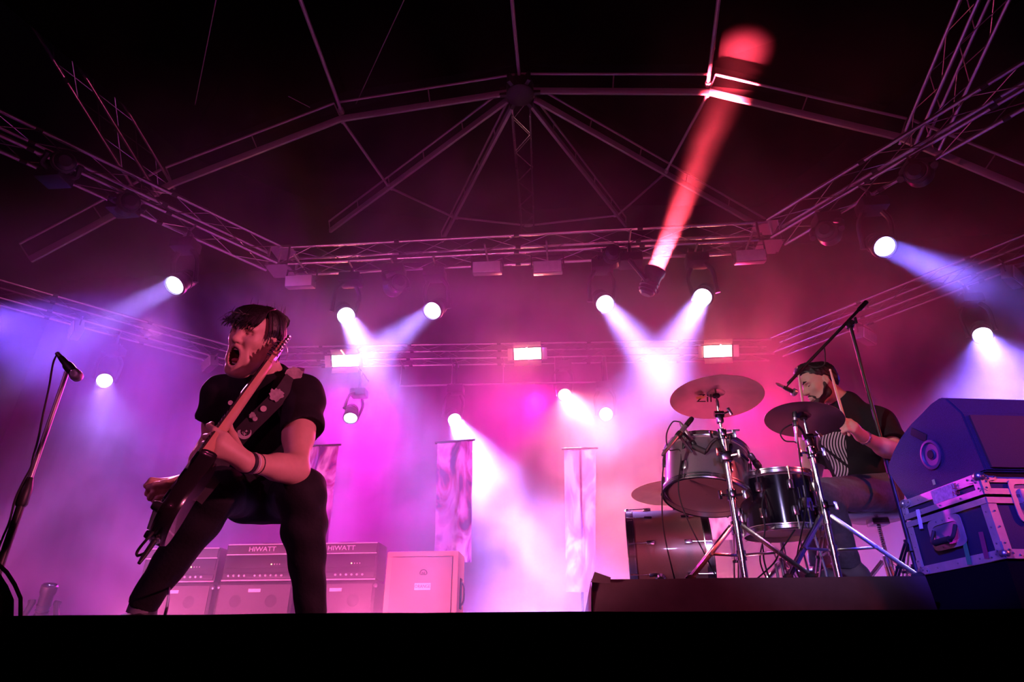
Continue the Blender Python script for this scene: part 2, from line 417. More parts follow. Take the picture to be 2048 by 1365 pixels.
# ------------------------------------------------------------------ lighting fixtures
FXB = mat('fixture_black', (0.02, 0.019, 0.022), 0.38)
LENSOFF = mat('lens_dark', (0.03, 0.03, 0.04), 0.08, 0.0, coat=1.0)
def wing(a, b, px, py):   # truss point straight above a pixel
    best = None
    for k in range(600):
        p = a + (b - a) * (k / 599); e = abs(U(px, py, p.y).x - p.x)
        if best is None or e < best[0]: best = (e, p)
    return best[1]
def hang_bar(p, tdir, parent, half=.18):
    q = V((-tdir.y, tdir.x, 0)).normalized(); c = V((p.x, p.y, TZ - .181))
    rod('hanging_bar', c - q * half, c + q * half, .0125, STEEL, parent)
def fixture(lens, direction, hang, label, col=None, estr=0.0, power=0.0, spread=14, size=.23, group='moving heads on the lighting rig', lit=True, floor=False, bcol=None, tdir=V((1, 0, 0)), half=.18):
    """moving head: lens centre, aim, and the point of the truss (or floor) its base is fixed to"""
    lens, hang = V(lens), V(hang); d = V(direction).normalized(); r = size / 2
    t = thing('moving_head_light', label, 'stage light', hang, group)
    c = lens - d * .20                               # tilt axis
    bz = -1 if not floor else 1
    bc = hang + V((0, 0, bz * .10))
    if not floor:
        hang_bar(hang, tdir, t, half)
        zb = min(hang.z - .10, c.z + .44)
        if hang.z - .10 - zb > .08:
            rod('drop_pole', V((hang.x, hang.y, zb)), V((hang.x, hang.y, hang.z - .012)), .024, FXB, t)
            hang = V((hang.x, hang.y, zb + .10))
        bc = V((hang.x, hang.y, zb))
    g = G(); g.box(bc, (.30, .24, .14), bevel=.02); g.obj('base', FXB, t)
    if not floor:
        for s in (-1, 1):
            g = G(); g.tube([hang + V((s * .10, 0, -.03)), hang + V((s * .10, .045, .03)), hang + V((s * .10, 0, .075)), hang + V((s * .10, -.045, .03))], .012, 6, True); g.obj('clamp', STEEL, t)
    vert = (c - bc).normalized() if (c - bc).length > .05 else V((0, 0, -1))
    hx = d.cross(vert)
    hx = hx.normalized() if hx.length > .15 else V((1, 0, 0))
    hx = (hx - vert * hx.dot(vert)).normalized()
    for s in (-1, 1):
        top = bc + vert * .07 + hx * (s * .10); piv = c + hx * (s * (r + .05)); mid = top + (piv - top) * .35 + hx * (s * .05)
        g = G(); g.tube(bez([top, mid, piv, piv + vert * .05], 4), [.032] * 4 + [.03] * 5 + [.036] * 4, 8); g.obj('yoke_arm', FXB, t)
    g = G(); prof = [(r * .55, -.36), (r * .85, -.33), (r * 1.0, -.22), (r * 1.02, -.10), (r * 1.22, -.06), (r * 1.24, .0), (r * 1.06, .012), (r * 1.04, -.02)]
    g.lathe(lens, d, prof, 20, cap1=False); h = g.obj('head', FXB, t)
    for k in range(3):
        g = G(); g.lathe(lens - d * (.30 - .05 * k), d, [(r * (.93 + .05 * k), 0), (r * (1.03 + .03 * k), .006), (r * (1.03 + .03 * k), .016), (r * (.93 + .05 * k), .02)], 20); g.obj('cooling_fin', FXB, h)
    g = G(); g.lathe(lens - d * .01, d, [(r, -.012), (r * .98, 0), (r * .7, .012), (r * .3, .017), (.002, .018)], 20)
    g.obj('lens', emat('lens_%s' % '_'.join('%.2f' % q for q in (*col, estr)), col, estr) if lit else LENSOFF, t)
    if power > 0: 
        L = disk_light('beam_lamp', lens + d * .03, d, bcol or col, power * BEAM_W, size * .95, spread)
        L.parent = t; L.matrix_parent_inverse = root_inv(t); L.visible_camera = False
    return t
def hang_from(px, py, Y, up=.45):
    p = U(px, py, Y); return V((p.x, p.y, TZ - .17))
def TYB(px, py): return wing(B0, B1, px, py).y
def aim(lens, px, py, Y): return U(px, py, Y) - lens
WHT = (0.70, 0.68, 1.0)
def lamp(px, py, Y, tgt, label, col=WHT, estr=9., power=60., spread=15, size=.23, hz=None, dy=.0, bcol=(.34, .22, 1.0), dx=.0, tdir=V((1, 0, 0)), half=.18):
    p = U(px, py, Y); 
    hg = V((p.x + dx, Y + dy, TZ - .17)) if hz is None else hz
    return fixture(p, aim(p, *tgt), hg, label, col, estr, power, spread, size, bcol=bcol, tdir=tdir, half=half)

def lampw(px, py, line, tgt, label, **k):
    q = wing(*line, px, py); return lamp(px, py, q.y, tgt, label, hz=V((U(px, py, q.y).x, q.y, TZ - .17)), tdir=line[1] - line[0], **k)
WL, WR = (M0, ext(M0, ML, 1.3)), (M1, ext(M1, MR, 1.3))
XL, XR = (B0, ext(B0, BL, 1.2)), (B1, ext(B1, BR, 1.2))
lampw(349, 571, WL, (200, 650, 5.6), 'lit moving head seen edge-on on the blue side truss', power=18, spread=14)
lampw(209, 762, XL, (190, 1050, 6.0), 'lit moving head glaring beside the singer microphone', power=36, spread=26)
lamp(692, 632, 7.45, (810, 850, 5.6), 'lit moving head aimed down past the singer side blinder', power=85, spread=14)
lamp(865, 622, 7.45, (700, 745, 5.8), 'lit moving head throwing its beam down towards the singer', power=80, spread=13)
lamp(1210, 608, 7.45, (1345, 775, 5.7), 'lit moving head whose beam slants down towards the crash cymbal', power=85, spread=13)
lamp(1405, 595, 7.45, (1292, 800, 5.5), 'lit moving head nearest the crimson side corner block', power=85, spread=14)
lamp(1311, 540, 7.02, (1490, 90, 6.2), 'moving head shooting a red beam up into the roof', col=(1.0, .22, .22), bcol=(1.0, .05, .09), estr=4, power=2200, spread=12, dx=-.28, dy=.16, half=.30)
lamp(701, 837, TYB(701, 837), (660, 1100, 9.0), 'lit moving head hanging low beside the singer shoulder', power=12, spread=20, dy=.30, half=.48)
lamp(909, 840, TYB(909, 840), (1050, 1110, 8.0), 'lit moving head above the pale banner beside the speaker cabinet', power=600, spread=26)
lamp(1129, 790, TYB(1129, 790), (1250, 1060, 8.0), 'moving head pouring a wide warm pink beam behind the drums', col=(1.0, .70, .55), bcol=(1.0, .27, .34), estr=7, power=430, spread=50)
lamp(1212, 829, TYB(1212, 829), (1230, 1000, 6.0), 'lit moving head inside the warm pink beam', power=14, spread=24)
lampw(1770, 494, WR, (1960, 575, 5.0), 'moving head sending a thin blue beam across the side truss', col=(.40, .36, 1.0), bcol=(.18, .13, 1.0), estr=5, power=36, spread=9)
lampw(1965, 671, XR, (2040, 900, 6.8), 'lit moving head pouring blue-white light behind the wedge monitor', bcol=(.20, .13, 1.0), estr=11, power=330, spread=36)
# dark heads
def dark(px, py, Y, tgt, label, hz=None, tdir=V((1, 0, 0))):
    p = U(px, py, Y); return fixture(p, aim(p, *tgt), V((p.x, Y, TZ - .17)) if hz is None else hz, label, group='unlit moving heads on the lighting rig', lit=False, tdir=tdir)
dark(785, 575, 7.45, (700, 640, 9.5), 'unlit moving head under the middle truss between two white beams')
dark(1222, 520, 7.45, (1200, 600, 9.5), 'unlit moving head under the middle truss left of the red beam'.replace('left of', 'beside'))
for px, py, ln, lab in ((250, 410, WL, 'unlit moving head under the blue side truss below the sloping roof truss'), (120, 330, WL, 'unlit moving head far along the blue side truss towards the audience'), (1660, 470, WR, 'unlit moving head under the crimson side truss by the corner block'), (1840, 350, WR, 'unlit moving head far along the crimson side truss')):
    q = wing(*ln, px, py); dark(px, py, q.y, (px + (-80 if px < 1000 else 60), py + 60, q.y + 2), lab, V((U(px, py, q.y).x, q.y, TZ - .17)), ln[1] - ln[0])
# strobe / blinder panels
STRB = mat('strobe_body', (0.35, 0.34, 0.36), 0.35, 0.6)
GLASS = mat('strobe_glass', (0.85, 0.83, 0.86), 0.4, 0.0, coat=.6)
def strobe(px, py, Y, lit, label, w=.52, h=.24, yaw=0.0, hz=None, tdir=V((1, 0, 0))):
    c = U(px, py, Y); nrm = V((math.sin(yaw), -math.cos(yaw), -.60 if lit else -.25)).normalized()
    sx = V((0, 0, 1)).cross(nrm).normalized() * -1; sx = V((math.cos(yaw), math.sin(yaw), 0)); su = nrm.cross(sx) * -1
    if su.z < 0: su = -su
    t = thing('strobe_light', label, 'strobe light', c, 'lit blinder strobes on the rear truss' if lit else 'unlit strobes on the lighting rig')
    ax = (sx, nrm, su)
    g = G(); g.box(c - nrm * .09, (w, .14, h), ax, .015); g.obj('housing', FXB if lit else STRB, t)
    g = G(); g.box(c - nrm * .012, (w * .94, .02, h * .86), ax, .004)
    g.obj('tube_window', emat('blinder_glow', (1.0, .62, .50), 16.0) if lit else GLASS, t)
    hp = V((c.x, c.y, TZ - .12)) if hz is None else hz
    for s in (-1, 1):
        g = G(); a = c - nrm * .09 + sx * (s * (w / 2 + .02)); g.tube([a, V((a.x, a.y, min(a.z + .22, hp.z - .02)))], .012, 6)
        g.obj('bracket', FXB, t)
    a = V((c.x, c.y, 0)) - V((nrm.x, nrm.y, 0)) * .09
    zt = min(c.z + .22, hp.z - .02)
    g = G(); g.tube([a + V((0, 0, zt)) - sx * (w / 2 + .02), a + V((0, 0, zt)) + sx * (w / 2 + .02)], .012, 6); g.obj('bracket', FXB, t)
    if hp.z - zt > .05: rod('drop_pole', a + V((0, 0, zt)), a + V((0, 0, TZ - .18)), .02, FXB, t)
    hang_bar(a, tdir, t, .36)
    if lit:
        DOOR = emat('barn_door_glow', (1.0, .30, .20), 1.6)
        dm = mat('barn_door', (.55, .42, .38), .3, .6)
        for (o, uu, ln) in ((su * (h / 2 + .005), su, w * .96), (-su * (h / 2 + .005), -su, w * .96), (sx * (w / 2 + .005), sx, h * .9), (-sx * (w / 2 + .005), -sx, h * .9)):
            along = sx if abs(uu.dot(su)) > .5 else su
            q = (uu + nrm * .55).normalized(); th = q.cross(along).normalized()
            g = G(); g.box(c + o + q * .055, (ln, .10, .006), (along, q, th), .002); g.obj('barn_door', dm, t)
        L = bpy.data.lights.new('blinder_lamp', 'AREA'); L.shape = 'RECTANGLE'; L.size = w * .9; L.size_y = h * .8; L.color = (1.0, .13, .12); L.energy = BLIND_W; L.spread = R(110)
        o = bpy.data.objects.new('blinder_lamp', L); COL.objects.link(o); o.location = c + nrm * .01
        o.rotation_euler = nrm.to_track_quat('-Z', 'Y').to_euler(); o.visible_camera = False
        o.parent = t; o.matrix_parent_inverse = root_inv(t)
    return t
BLIND_W = 30.
strobe(690, 722, TYB(690, 722) - .36, True, 'lit blinder with barn doors just behind the singer shoulder')
strobe(1055, 708, TYB(1055, 708) - .36, True, 'lit blinder with barn doors in the centre of the rear truss')
strobe(1436, 703, TYB(1436, 703) - .36, True, 'lit blinder with barn doors above the crash cymbal')
for px, py, lab in ((596, 561, 'unlit strobe under the middle truss by the blue side corner'), (973, 533, 'unlit strobe under the middle truss, further from the red beam of the middle pair'), (1095, 532, 'unlit strobe under the middle truss, nearer the red beam of the middle pair'), (1503, 510, 'unlit strobe under the middle truss by the crimson side corner')):
    strobe(px, py, 7.3, False, lab, w=.40, h=.17)
for px, py, ln, yw, lab in ((410, 728, XL, .75, 'unlit strobe on the hazy truss beside the singer face'), (140, 660, XL, .75, 'unlit strobe on the hazy truss above the microphone'), (1742, 672, XR, -.75, 'unlit strobe on the truss above the drummer overhead microphone'), (2040, 552, XR, -.75, 'unlit strobe far along the truss above the wedge monitor')):
    q = wing(*ln, px, py); strobe(px, py, q.y, False, lab, w=.46, h=.2, yaw=-yw, tdir=ln[1] - ln[0])
# low pipe slung under the rear truss
pa_, pb_ = U(800, 772, TYB(800, 772)), U(1215, 764, TYB(1215, 764))
t = thing('lighting_pipe', 'thin horizontal pipe slung under the rear truss beside the centre blinder', 'pipe', pa_)
rod('pipe', pa_, pb_, .024, TR, t)
for k in range(5):
    q = pa_ + (pb_ - pa_) * (k / 4); rod('hanger', q, V((q.x, q.y, TZ - .17)), .008, STEEL, t, 6); hang_bar(q, V((1, 0, 0)), t, .2)

# ------------------------------------------------------------------ sculpting helper: smooth distance fields -> one skin
class Sculpt:
    def __init__(s): s.ops = []
    def _add(s, kind, lo, hi, fn, k, sub): s.ops.append((np.array(lo), np.array(hi), fn, k, sub)); return s
    def cap(s, a, b, ra, rb=None, k=.02, sub=False, flat=None):
        """tapered capsule; flat=(axis, factor) squashes it along an axis"""
        rb = ra if rb is None else rb
        a, b = np.array(a, float), np.array(b, float); m = max(ra, rb)
        fx = None
        if flat is not None:
            fa = np.array(flat[0], float); fa /= np.linalg.norm(fa); fx = (fa, 1.0 / flat[1]); m = m * max(1, flat[1])
        def fn(P):
            ab = b - a; L = max(ab @ ab, 1e-12)
            Q = P - a
            if fx is not None: Q = Q + (Q @ fx[0] - np.clip((Q @ ab) / L, 0, 1) * (ab @ fx[0]))[..., None] * fx[0] * (fx[1] - 1)
            t = np.clip((Q @ ab) / L, 0, 1)
            return np.linalg.norm(Q - t[..., None] * ab, axis=-1) - (ra + (rb - ra) * t)
        return s._add('c', np.minimum(a, b) - m, np.maximum(a, b) + m, fn, k, sub)
    def chain(s, pts, rs, k=.02, **kw):
        for i in range(len(pts) - 1): s.cap(pts[i], pts[i + 1], rs[i], rs[i + 1], k, **kw)
        return s
    def ell(s, c, r, ax=None, k=.02, sub=False):
        c = np.array(c, float); r = np.array(r, float); m = r.max()
        A = np.eye(3) if ax is None else np.array([list(V(q).normalized()) for q in ax])
        def fn(P):
            q = (P - c) @ A.T; k0 = np.linalg.norm(q / r, axis=-1); k1 = np.linalg.norm(q / (r * r), axis=-1)
            return np.where(k1 < 1e-9, -r.min(), k0 * (k0 - 1.0) / np.maximum(k1, 1e-9))
        return s._add('e', c - m, c + m, fn, k, sub)
    def plane_cut(s, p, n, lo, hi, k=.005):
        """remove what lies on the +n side of the plane"""
        p = np.array(p, float); n = np.array(V(n).normalized())
        def fn(P): return -((P - p) @ n)
        s.ops.append((np.array(lo, float), np.array(hi, float), fn, k, True)); return s
    def build(s, vs, pad=.03, disp=None):
        lo = np.min([o[0] for o in s.ops if not o[4]], axis=0) - pad; hi = np.max([o[1] for o in s.ops if not o[4]], axis=0) + pad
        n = np.ceil((hi - lo) / vs).astype(int) + 1
        D = np.full(n, 0.05, np.float32)
        gx = [lo[i] + vs * np.arange(n[i]) for i in range(3)]
        for a, b, fn, k, sub in s.ops:
            m = max(k, 0) + 3 * vs + (.05 if not sub else 0.0)
            i0 = np.clip(np.floor((a - m - lo) / vs).astype(int), 0, n); i1 = np.clip(np.ceil((b + m - lo) / vs).astype(int) + 1, 0, n)
            if np.any(i1 <= i0): continue
            sl = tuple(slice(i0[q], i1[q]) for q in range(3))
            P = np.stack(np.meshgrid(*[gx[q][sl[q]] for q in range(3)], indexing='ij'), -1)
            d = fn(P).astype(np.float32); o = D[sl]
            if sub:
                d = -d
                h = np.clip(.5 - .5 * (o - d) / max(k, 1e-6), 0, 1)
                D[sl] = o * (1 - h) + d * h + k * h * (1 - h)
            else:
                h = np.clip(.5 + .5 * (o - d) / max(k, 1e-6), 0, 1)
                D[sl] = o * (1 - h) + d * h - k * h * (1 - h)
        if disp is not None:
            near = np.abs(D) < .03
            idx = np.argwhere(near); P = lo + idx * vs
            D[near] += disp(P).astype(np.float32)
        return surface_nets(D, lo, vs)
def surface_nets(D, lo, vs):
    S = D < 0; n = np.array(D.shape)
    c = np.zeros(n - 1, np.int8)
    for i in (0, 1):
        for j in (0, 1):
            for k in (0, 1): c += S[i:n[0] - 1 + i, j:n[1] - 1 + j, k:n[2] - 1 + k]
    cells = np.argwhere((c > 0) & (c < 8))
    idm = np.full(n - 1, -1, np.int32); idm[tuple(cells.T)] = np.arange(len(cells))
    acc = np.zeros((len(cells), 3)); cnt = np.zeros(len(cells))
    cor = [(i, j, k) for i in (0, 1) for j in (0, 1) for k in (0, 1)]
    for a in range(8):
        for b in range(a + 1, 8):
            A, B = np.array(cor[a]), np.array(cor[b])
            if np.abs(A - B).sum() != 1: continue
            da = D[tuple((cells + A).T)]; db = D[tuple((cells + B).T)]
            m = (da < 0) != (db < 0)
            t = da[m] / (da[m] - db[m])
            acc[m] += A + t[:, None] * (B - A); cnt[m] += 1
    verts = lo + (cells + acc / cnt[:, None]) * vs
    faces = []
    for ax in range(3):
        u, v = (ax + 1) % 3, (ax + 2) % 3
        s0 = [slice(1, -1)] * 3; s0[ax] = slice(0, n[ax] - 1)
        s1 = list(s0); s1[ax] = slice(1, n[ax])
        a, b = S[tuple(s0)], S[tuple(s1)]
        off = np.array([1, 1, 1]); off[ax] = 0
        for sgn in (0, 1):
            e = np.argwhere((a & ~b) if sgn == 0 else (~a & b)) + off
            eu = np.zeros(3, int); eu[u] = 1; ev = np.zeros(3, int); ev[v] = 1
            q = [idm[tuple((e - eu - ev).T)], idm[tuple((e - ev).T)], idm[tuple(e.T)], idm[tuple((e - eu).T)]]
            if sgn: q = q[::-1]
            faces.append(np.stack(q, -1))
    return verts, np.concatenate(faces)
def np_mesh(name, verts, faces, mats, mi=None):
    me = bpy.data.meshes.new(name)
    me.vertices.add(len(verts)); me.vertices.foreach_set('co', np.asarray(verts, np.float32).ravel())
    me.loops.add(faces.size); me.loops.foreach_set('vertex_index', faces.astype(np.int32).ravel())
    me.polygons.add(len(faces)); me.polygons.foreach_set('loop_start', np.arange(len(faces), dtype=np.int32) * faces.shape[1])
    me.polygons.foreach_set('loop_total', np.full(len(faces), faces.shape[1], np.int32))
    me.polygons.foreach_set('use_smooth', np.ones(len(faces), bool))
    for m in (mats if isinstance(mats, (list, tuple)) else [mats]): me.materials.append(m)
    if mi is not None: me.polygons.foreach_set('material_index', mi.astype(np.int32))
    me.update(); me.validate()
    return me
def folds(amp, freq, dirs, seed=0):
    rs = np.random.RandomState(seed); ph = rs.rand(8) * 6.28
    def f(P):
        q = np.zeros(len(P))
        for i, d in enumerate(dirs):
            d = np.array(V(d).normalized()); w = P @ d
            q += np.sin(w * freq * (1 + .37 * i) + ph[i] + 1.7 * np.sin(P @ np.array([7., 5., 9.]) + ph[i + 1]))
        return amp * q / len(dirs)
    return f
# ------------------------------------------------------------------ backline: amps and banners
TOLEX = mat('black_tolex', (0.030, 0.026, 0.030), .55, 0, .4, 200, .2); GRILL = mat('amp_grille', (0.16, 0.13, 0.14), .8, 0, .35, 300, .3)
WHITEP = mat('white_piping', (.78, .74, .76), .5); KNOB = mat('white_knob', (.70, .68, .68), .4); PANEL = mat('amp_panel', (.10, .09, .10), .4, .3)
ORNG = mat('orange_tolex', (.55, .28, .20), .6, 0, .12, 150, .15); GRILL2 = mat('basket_grille', (.32, .22, .19), .85, 0, .3, 260, .3); PLATE = mat('white_plate', (.80, .76, .74), .5)
DARKP = mat('dark_print', (.05, .03, .03), .6); LED = emat('amp_led', (1.0, .55, .25), 4.0)
def amp_head(x0, x1, z0, h, Y, label, d=.30):
    t = thing('amplifier_head', label, 'amplifier', ((x0 + x1) / 2, Y + d / 2, z0), 'amplifier heads of the backline')
    cx, w_ = (x0 + x1) / 2, x1 - x0
    g = G(); g.box((cx, Y + d / 2 + .012, z0 + h / 2 + .008), (w_, d, h - .016), bevel=.012); g.obj('cabinet', TOLEX, t)
    f = Y + .008
    g = G(); g.box((cx, f, z0 + h - .055), (w_ * .95, .012, .085), bevel=.003); g.obj('logo_panel', PANEL, t)
    for zz_ in (z0 + h - .008, z0 + h - .103):
        g = G(); g.box((cx, f - .004, zz_), (w_ * .96, .010, .007)); g.obj('piping', WHITEP, t, False)
    g = G(); g.box((cx, f, z0 + h * .50), (w_ * .95, .012, h * .30), bevel=.003); g.obj('grille', TOLEX, t)
    g = G(); g.box((cx, f, z0 + .052), (w_ * .95, .014, .050), bevel=.003); pn_ = g.obj('control_panel', PANEL, t)
    for k in range(11):
        if k == 4: continue
        x = x0 + w_ * (.10 + .072 * k); g = G(); g.lathe((x, f - .006, z0 + .054), (0, -1, 0), [(.0105, 0), (.010, .012), (.006, .014)], 12); g.obj('knob', KNOB, pn_)
    for k in range(3):
        g = G(); g.box((x0 + w_ * (.70 + .035 * k), f - .009, z0 + h * .50 - .02), (.008, .006, .012)); g.obj('switch', KNOB, t, False)
    g = G(); g.sphere((x0 + w_ * .66, f - .010, z0 + h * .50 - .02), .007, 8); g.obj('pilot_lamp', LED, t)
    g = G(); g.box((cx, f - .004, z0 + .012), (w_ * .98, .012, .013)); g.obj('trim', mat('bright_trim', (.85, .82, .84), .3, .5), t, False)
    for s in (-1, 1):
        for q in (-1, 1):
            g = G(); g.cyl((cx + s * w_ * .42, Y + d * (.5 + .35 * q), z0 - .0), (cx + s * w_ * .42, Y + d * (.5 + .35 * q), z0 + .02), .016, n=10); g.obj('foot', RUBBER, t)
    text_mesh('logo', 'HIWATT', .062, (cx, f - .0085, z0 + h - .055), (1, 0, 0), (0, 0, 1), .0015, WHITEP, t, font_scale_x=1.15)
    g = G(); g.tube(bez([(cx - .12, Y + d / 2, z0 + h - .005), (cx - .08, Y + d / 2, z0 + h + .018), (cx + .08, Y + d / 2, z0 + h + .018), (cx + .12, Y + d / 2, z0 + h - .005)], 4), .009, 6); g.obj('handle', RUBBER, t)
    return t
def cab(x0, x1, z1, Y, label, d=.36, z0=.0):
    t = thing('speaker_cabinet', label, 'speaker cabinet', ((x0 + x1) / 2, Y + d / 2, z0), 'black speaker cabinets under the amplifier heads')
    cx, w_, h = (x0 + x1) / 2, x1 - x0, z1 - z0
    g = G(); g.box((cx, Y + d / 2 + .01, z0 + h / 2 + .02), (w_, d, h - .04), bevel=.014); g.obj('cabinet', TOLEX, t)
    g = G(); g.box((cx, Y + .006, z0 + h / 2 + .02), (w_ * .92, .014, h * .86), bevel=.004); g.obj('grille', GRILL, t)
    for (a, b) in (((-1, -1)), ((1, -1)), ((-1, 1)), ((1, 1))):
        g = G(); g.lathe((cx + a * w_ * .23, Y + .004, z0 + h / 2 + .02 + b * h * .21), (0, -1, 0), [(.145, 0), (.145, .004), (.13, .005), (.06, .002), (.055, .006), (.0, .008)], 24); g.obj('speaker', mat('cone', (.11, .09, .10), .8), t)
    for a in (-1, 1):
        for q in (.15, .85):
            g = G(); g.sphere((cx + a * w_ * .42, Y + d * q, z0 + .022), .022, 8); g.obj('castor', RUBBER, t)
        for b in (0, 1):
            g = G(); g.sphere((cx + a * (w_ / 2 - .008), Y + .022, z0 + .03 + b * (h - .075)), .022, 8, (1, 1, 1)); g.obj('corner', STEEL, t)
    g = G(); g.box((cx, Y - .003, z0 + h * .88), (.12, .006, .03)); g.obj('badge', WHITEP, t, False)
    return t
AYY = 6.3
def X(px, py=1150, Y=AYY): return U(px, py, Y).x
ztop = U(520, 1087, AYY).z; zmid = U(520, 1163, AYY).z
for (a, b, l1, l2) in ((443, 590, 'amplifier head with pale logo seen between the guitarist legs', 'black cabinet under the amplifier head between the guitarist legs'), (602, 752, 'amplifier head with pale logo beside the orange speaker cabinet', 'black cabinet under the amplifier head beside the orange cabinet')):
    amp_head(X(a), X(b), zmid - .004, ztop - zmid, AYY, l1); cab(X(a) - .02, X(b) + .005, zmid - .004, AYY, l2)
amp_head(X(275), X(425), zmid - .004, ztop - zmid - .02, AYY + .05, 'amplifier head dimmed by haze behind the guitarist stretched leg'); cab(X(275) - .02, X(425), zmid - .004, AYY + .05, 'black cabinet dimmed by haze behind the guitarist stretched leg')
# big pale orange cabinet, set a little forward and turned
oY = 5.95; ox0, ox1 = X(768, 1170, oY), X(915, 1170, oY); oz = U(850, 1102, oY).z; od = .36
t = thing('speaker_cabinet', 'large orange-covered speaker cabinet with woven grille standing on the stage', 'speaker cabinet', ((ox0 + ox1) / 2, oY + od / 2, 0))
cx, w_ = (ox0 + ox1) / 2, ox1 - ox0
g = G(); g.box((cx, oY + od / 2 + .012, .05 + (oz - .05) / 2), (w_, od, oz - .05), bevel=.022); g.obj('cabinet', ORNG, t)
g = G(); g.box((cx, oY + .006, .05 + (oz - .05) / 2), (w_ - .11, .020, oz - .16), bevel=.004); gr = g.obj('grille', GRILL2, t)
lz = U(850, 1174, oY).z
g = G(); g.box((cx + .02, oY - .007, lz), (.145, .006, .058), bevel=.002); g.obj('name_plate', PLATE, t)
text_mesh('logo', 'ORANGE', .040, (cx + .02, oY - .0115, lz), (1, 0, 0), (0, 0, 1), .001, DARKP, t, font_scale_x=.85)
g = G(); cr = [(cx + .02 + .032 * math.cos(a), oY - .007, lz + .112 + .030 * math.sin(a)) for a in [R(-20 + 220 * k / 16) for k in range(17)]]
g.tube(cr, .004, 6); g.box((cx + .02, oY - .007, lz + .098), (.05, .006, .005)); g.tube([(cx + .005, oY - .007, lz + .10), (cx + .012, oY - .007, lz + .122), (cx + .02, oY - .007, lz + .105), (cx + .028, oY - .007, lz + .122), (cx + .035, oY - .007, lz + .10)], .003, 6); g.obj('crest', DARKP, t)
g = G(); g.box((ox1 + .002, oY + od / 2, oz * .60), (.012, .09, .26), bevel=.004); h_ = g.obj('handle_cup', RUBBER, t)
g = G(); g.tube(bez([(ox1 + .006, oY + od / 2, oz * .60 - .10), (ox1 + .03, oY + od / 2, oz * .60 - .06), (ox1 + .03, oY + od / 2, oz * .60 + .06), (ox1 + .006, oY + od / 2, oz * .60 + .10)], 4), .009, 6); g.obj('grip', STEEL, h_)
for a in (-1, 1):
    for q in (.15, .85):
        g = G(); g.cyl((cx + a * w_ * .40 - .014, oY + od * q, .027), (cx + a * w_ * .40 + .014, oY + od * q, .027), .0265, n=14); g.obj('castor', RUBBER, t)
# hanging banners lit from behind
def banner(corners, Y, label, seed, haze_mix=0.0):
    P4 = [U(x, y, Y) for x, y in corners]      # tl tr br bl
    tl, tr, br, bl = P4
    m = bpy.data.materials.new('banner_print'); m.use_nodes = True; nt = m.node_tree; b = nt.nodes['Principled BSDF']
    b.inputs['Roughness'].default_value = .5
    tc = nt.nodes.new('ShaderNodeTexCoord'); mp = nt.nodes.new('ShaderNodeMapping'); mp.inputs['Location'].default_value = (seed * 3.1, 0, seed); mp.inputs['Scale'].default_value = (3, 3, 1.3)
    nz = nt.nodes.new('ShaderNodeTexNoise'); nz.inputs['Scale'].default_value = 1.5; nz.inputs['Detail'].default_value = 3; nz.inputs['Distortion'].default_value = 1.5
    cr = nt.nodes.new('ShaderNodeValToRGB'); cr.color_ramp.elements[0].position = .38; cr.color_ramp.elements[0].color = (.16, .05, .26, 1); cr.color_ramp.elements[1].position = .62; cr.color_ramp.elements[1].color = (.86, .84, .95, 1)
    e = cr.color_ramp.elements.new(.50); e.color = (.50, .30, .60, 1)
    e = cr.color_ramp.elements.new(.44); e.color = (.42, .12, .36, 1)
    for e_ in cr.color_ramp.elements: e_.color = tuple(q * (1 - haze_mix) + p_ * haze_mix for q, p_ in zip(e_.color, (.45, .33, .50, 1)))  # haze veil put into the colours: print drawn towards pale mauve
    nt.links.new(tc.outputs['Object'], mp.inputs[0]); nt.links.new(mp.outputs[0], nz.inputs['Vector']); nt.links.new(nz.outputs['Fac'], cr.inputs[0]); nt.links.new(cr.outputs[0], b.inputs['Base Color'])
    tlu = nt.nodes.new('ShaderNodeBsdfTranslucent'); mx = nt.nodes.new('ShaderNodeMixShader'); mx.inputs[0].default_value = .35
    nt.links.new(cr.outputs[0], tlu.inputs[0]); nt.links.new(b.outputs[0], mx.inputs[1]); nt.links.new(tlu.outputs[0], mx.inputs[2]); nt.links.new(mx.outputs[0], nt.nodes['Material Output'].inputs[0])
    t = thing('banner', label, 'banner', (bl + br) / 2, 'tall printed banners behind the backline')
    nu, nv_ = 10, 36; g = G(); rs = random.Random(seed)
    ph = [rs.uniform(0, 6) for _ in range(4)]
    for side in (0,):
        for j in range(nv_ + 1):
            v_ = j / nv_
            for i in range(nu + 1):
                u_ = i / nu; p = (tl * (1 - u_) + tr * u_) * (1 - v_) + (bl * (1 - u_) + br * u_) * v_
                dy = .014 * math.sin(u_ * 7 + ph[0] + 2 * v_) * (1 - .3 * v_) + .010 * math.sin(v_ * 19 + ph[1] + 3 * u_) + .008 * math.sin(u_ * 15 - v_ * 8 + ph[2])
                g.v.append((p.x, p.y + dy + side, p.z))
    W1 = nu + 1; N1 = W1 * (nv_ + 1)
    for o_ in (0,):
        for j in range(nv_):
            for i in range(nu): g._face((o_ + j * W1 + i, o_ + j * W1 + i + 1, o_ + (j + 1) * W1 + i + 1, o_ + (j + 1) * W1 + i))
    g.obj('cloth', m, t)
    g = G(); g.tube([tl + V((-.03, .006, .012)), tr + V((.03, .006, .012))], .014, 8); g.obj('top_rail', BLACKP, t)
    bx = (bl + br) / 2; fl = V((bx.x, bx.y + .05, 0)); 
    rod('pole', fl + V((0, 0, .02)), V(((tl.x + tr.x) / 2, bx.y + .05, max(tl.z, tr.z) + .012)), .014, BLACKP, t)
    g = G(); g.box(fl + V((0, 0, .012)), (.40, .30, .024), bevel=.004); g.obj('base', BLACKP, t)
    return t
banner([(608, 895), (677, 892), (655, 1090), (600, 1090)], 7.0, 'crumpled pale banner showing beside the guitarist elbow', 1)
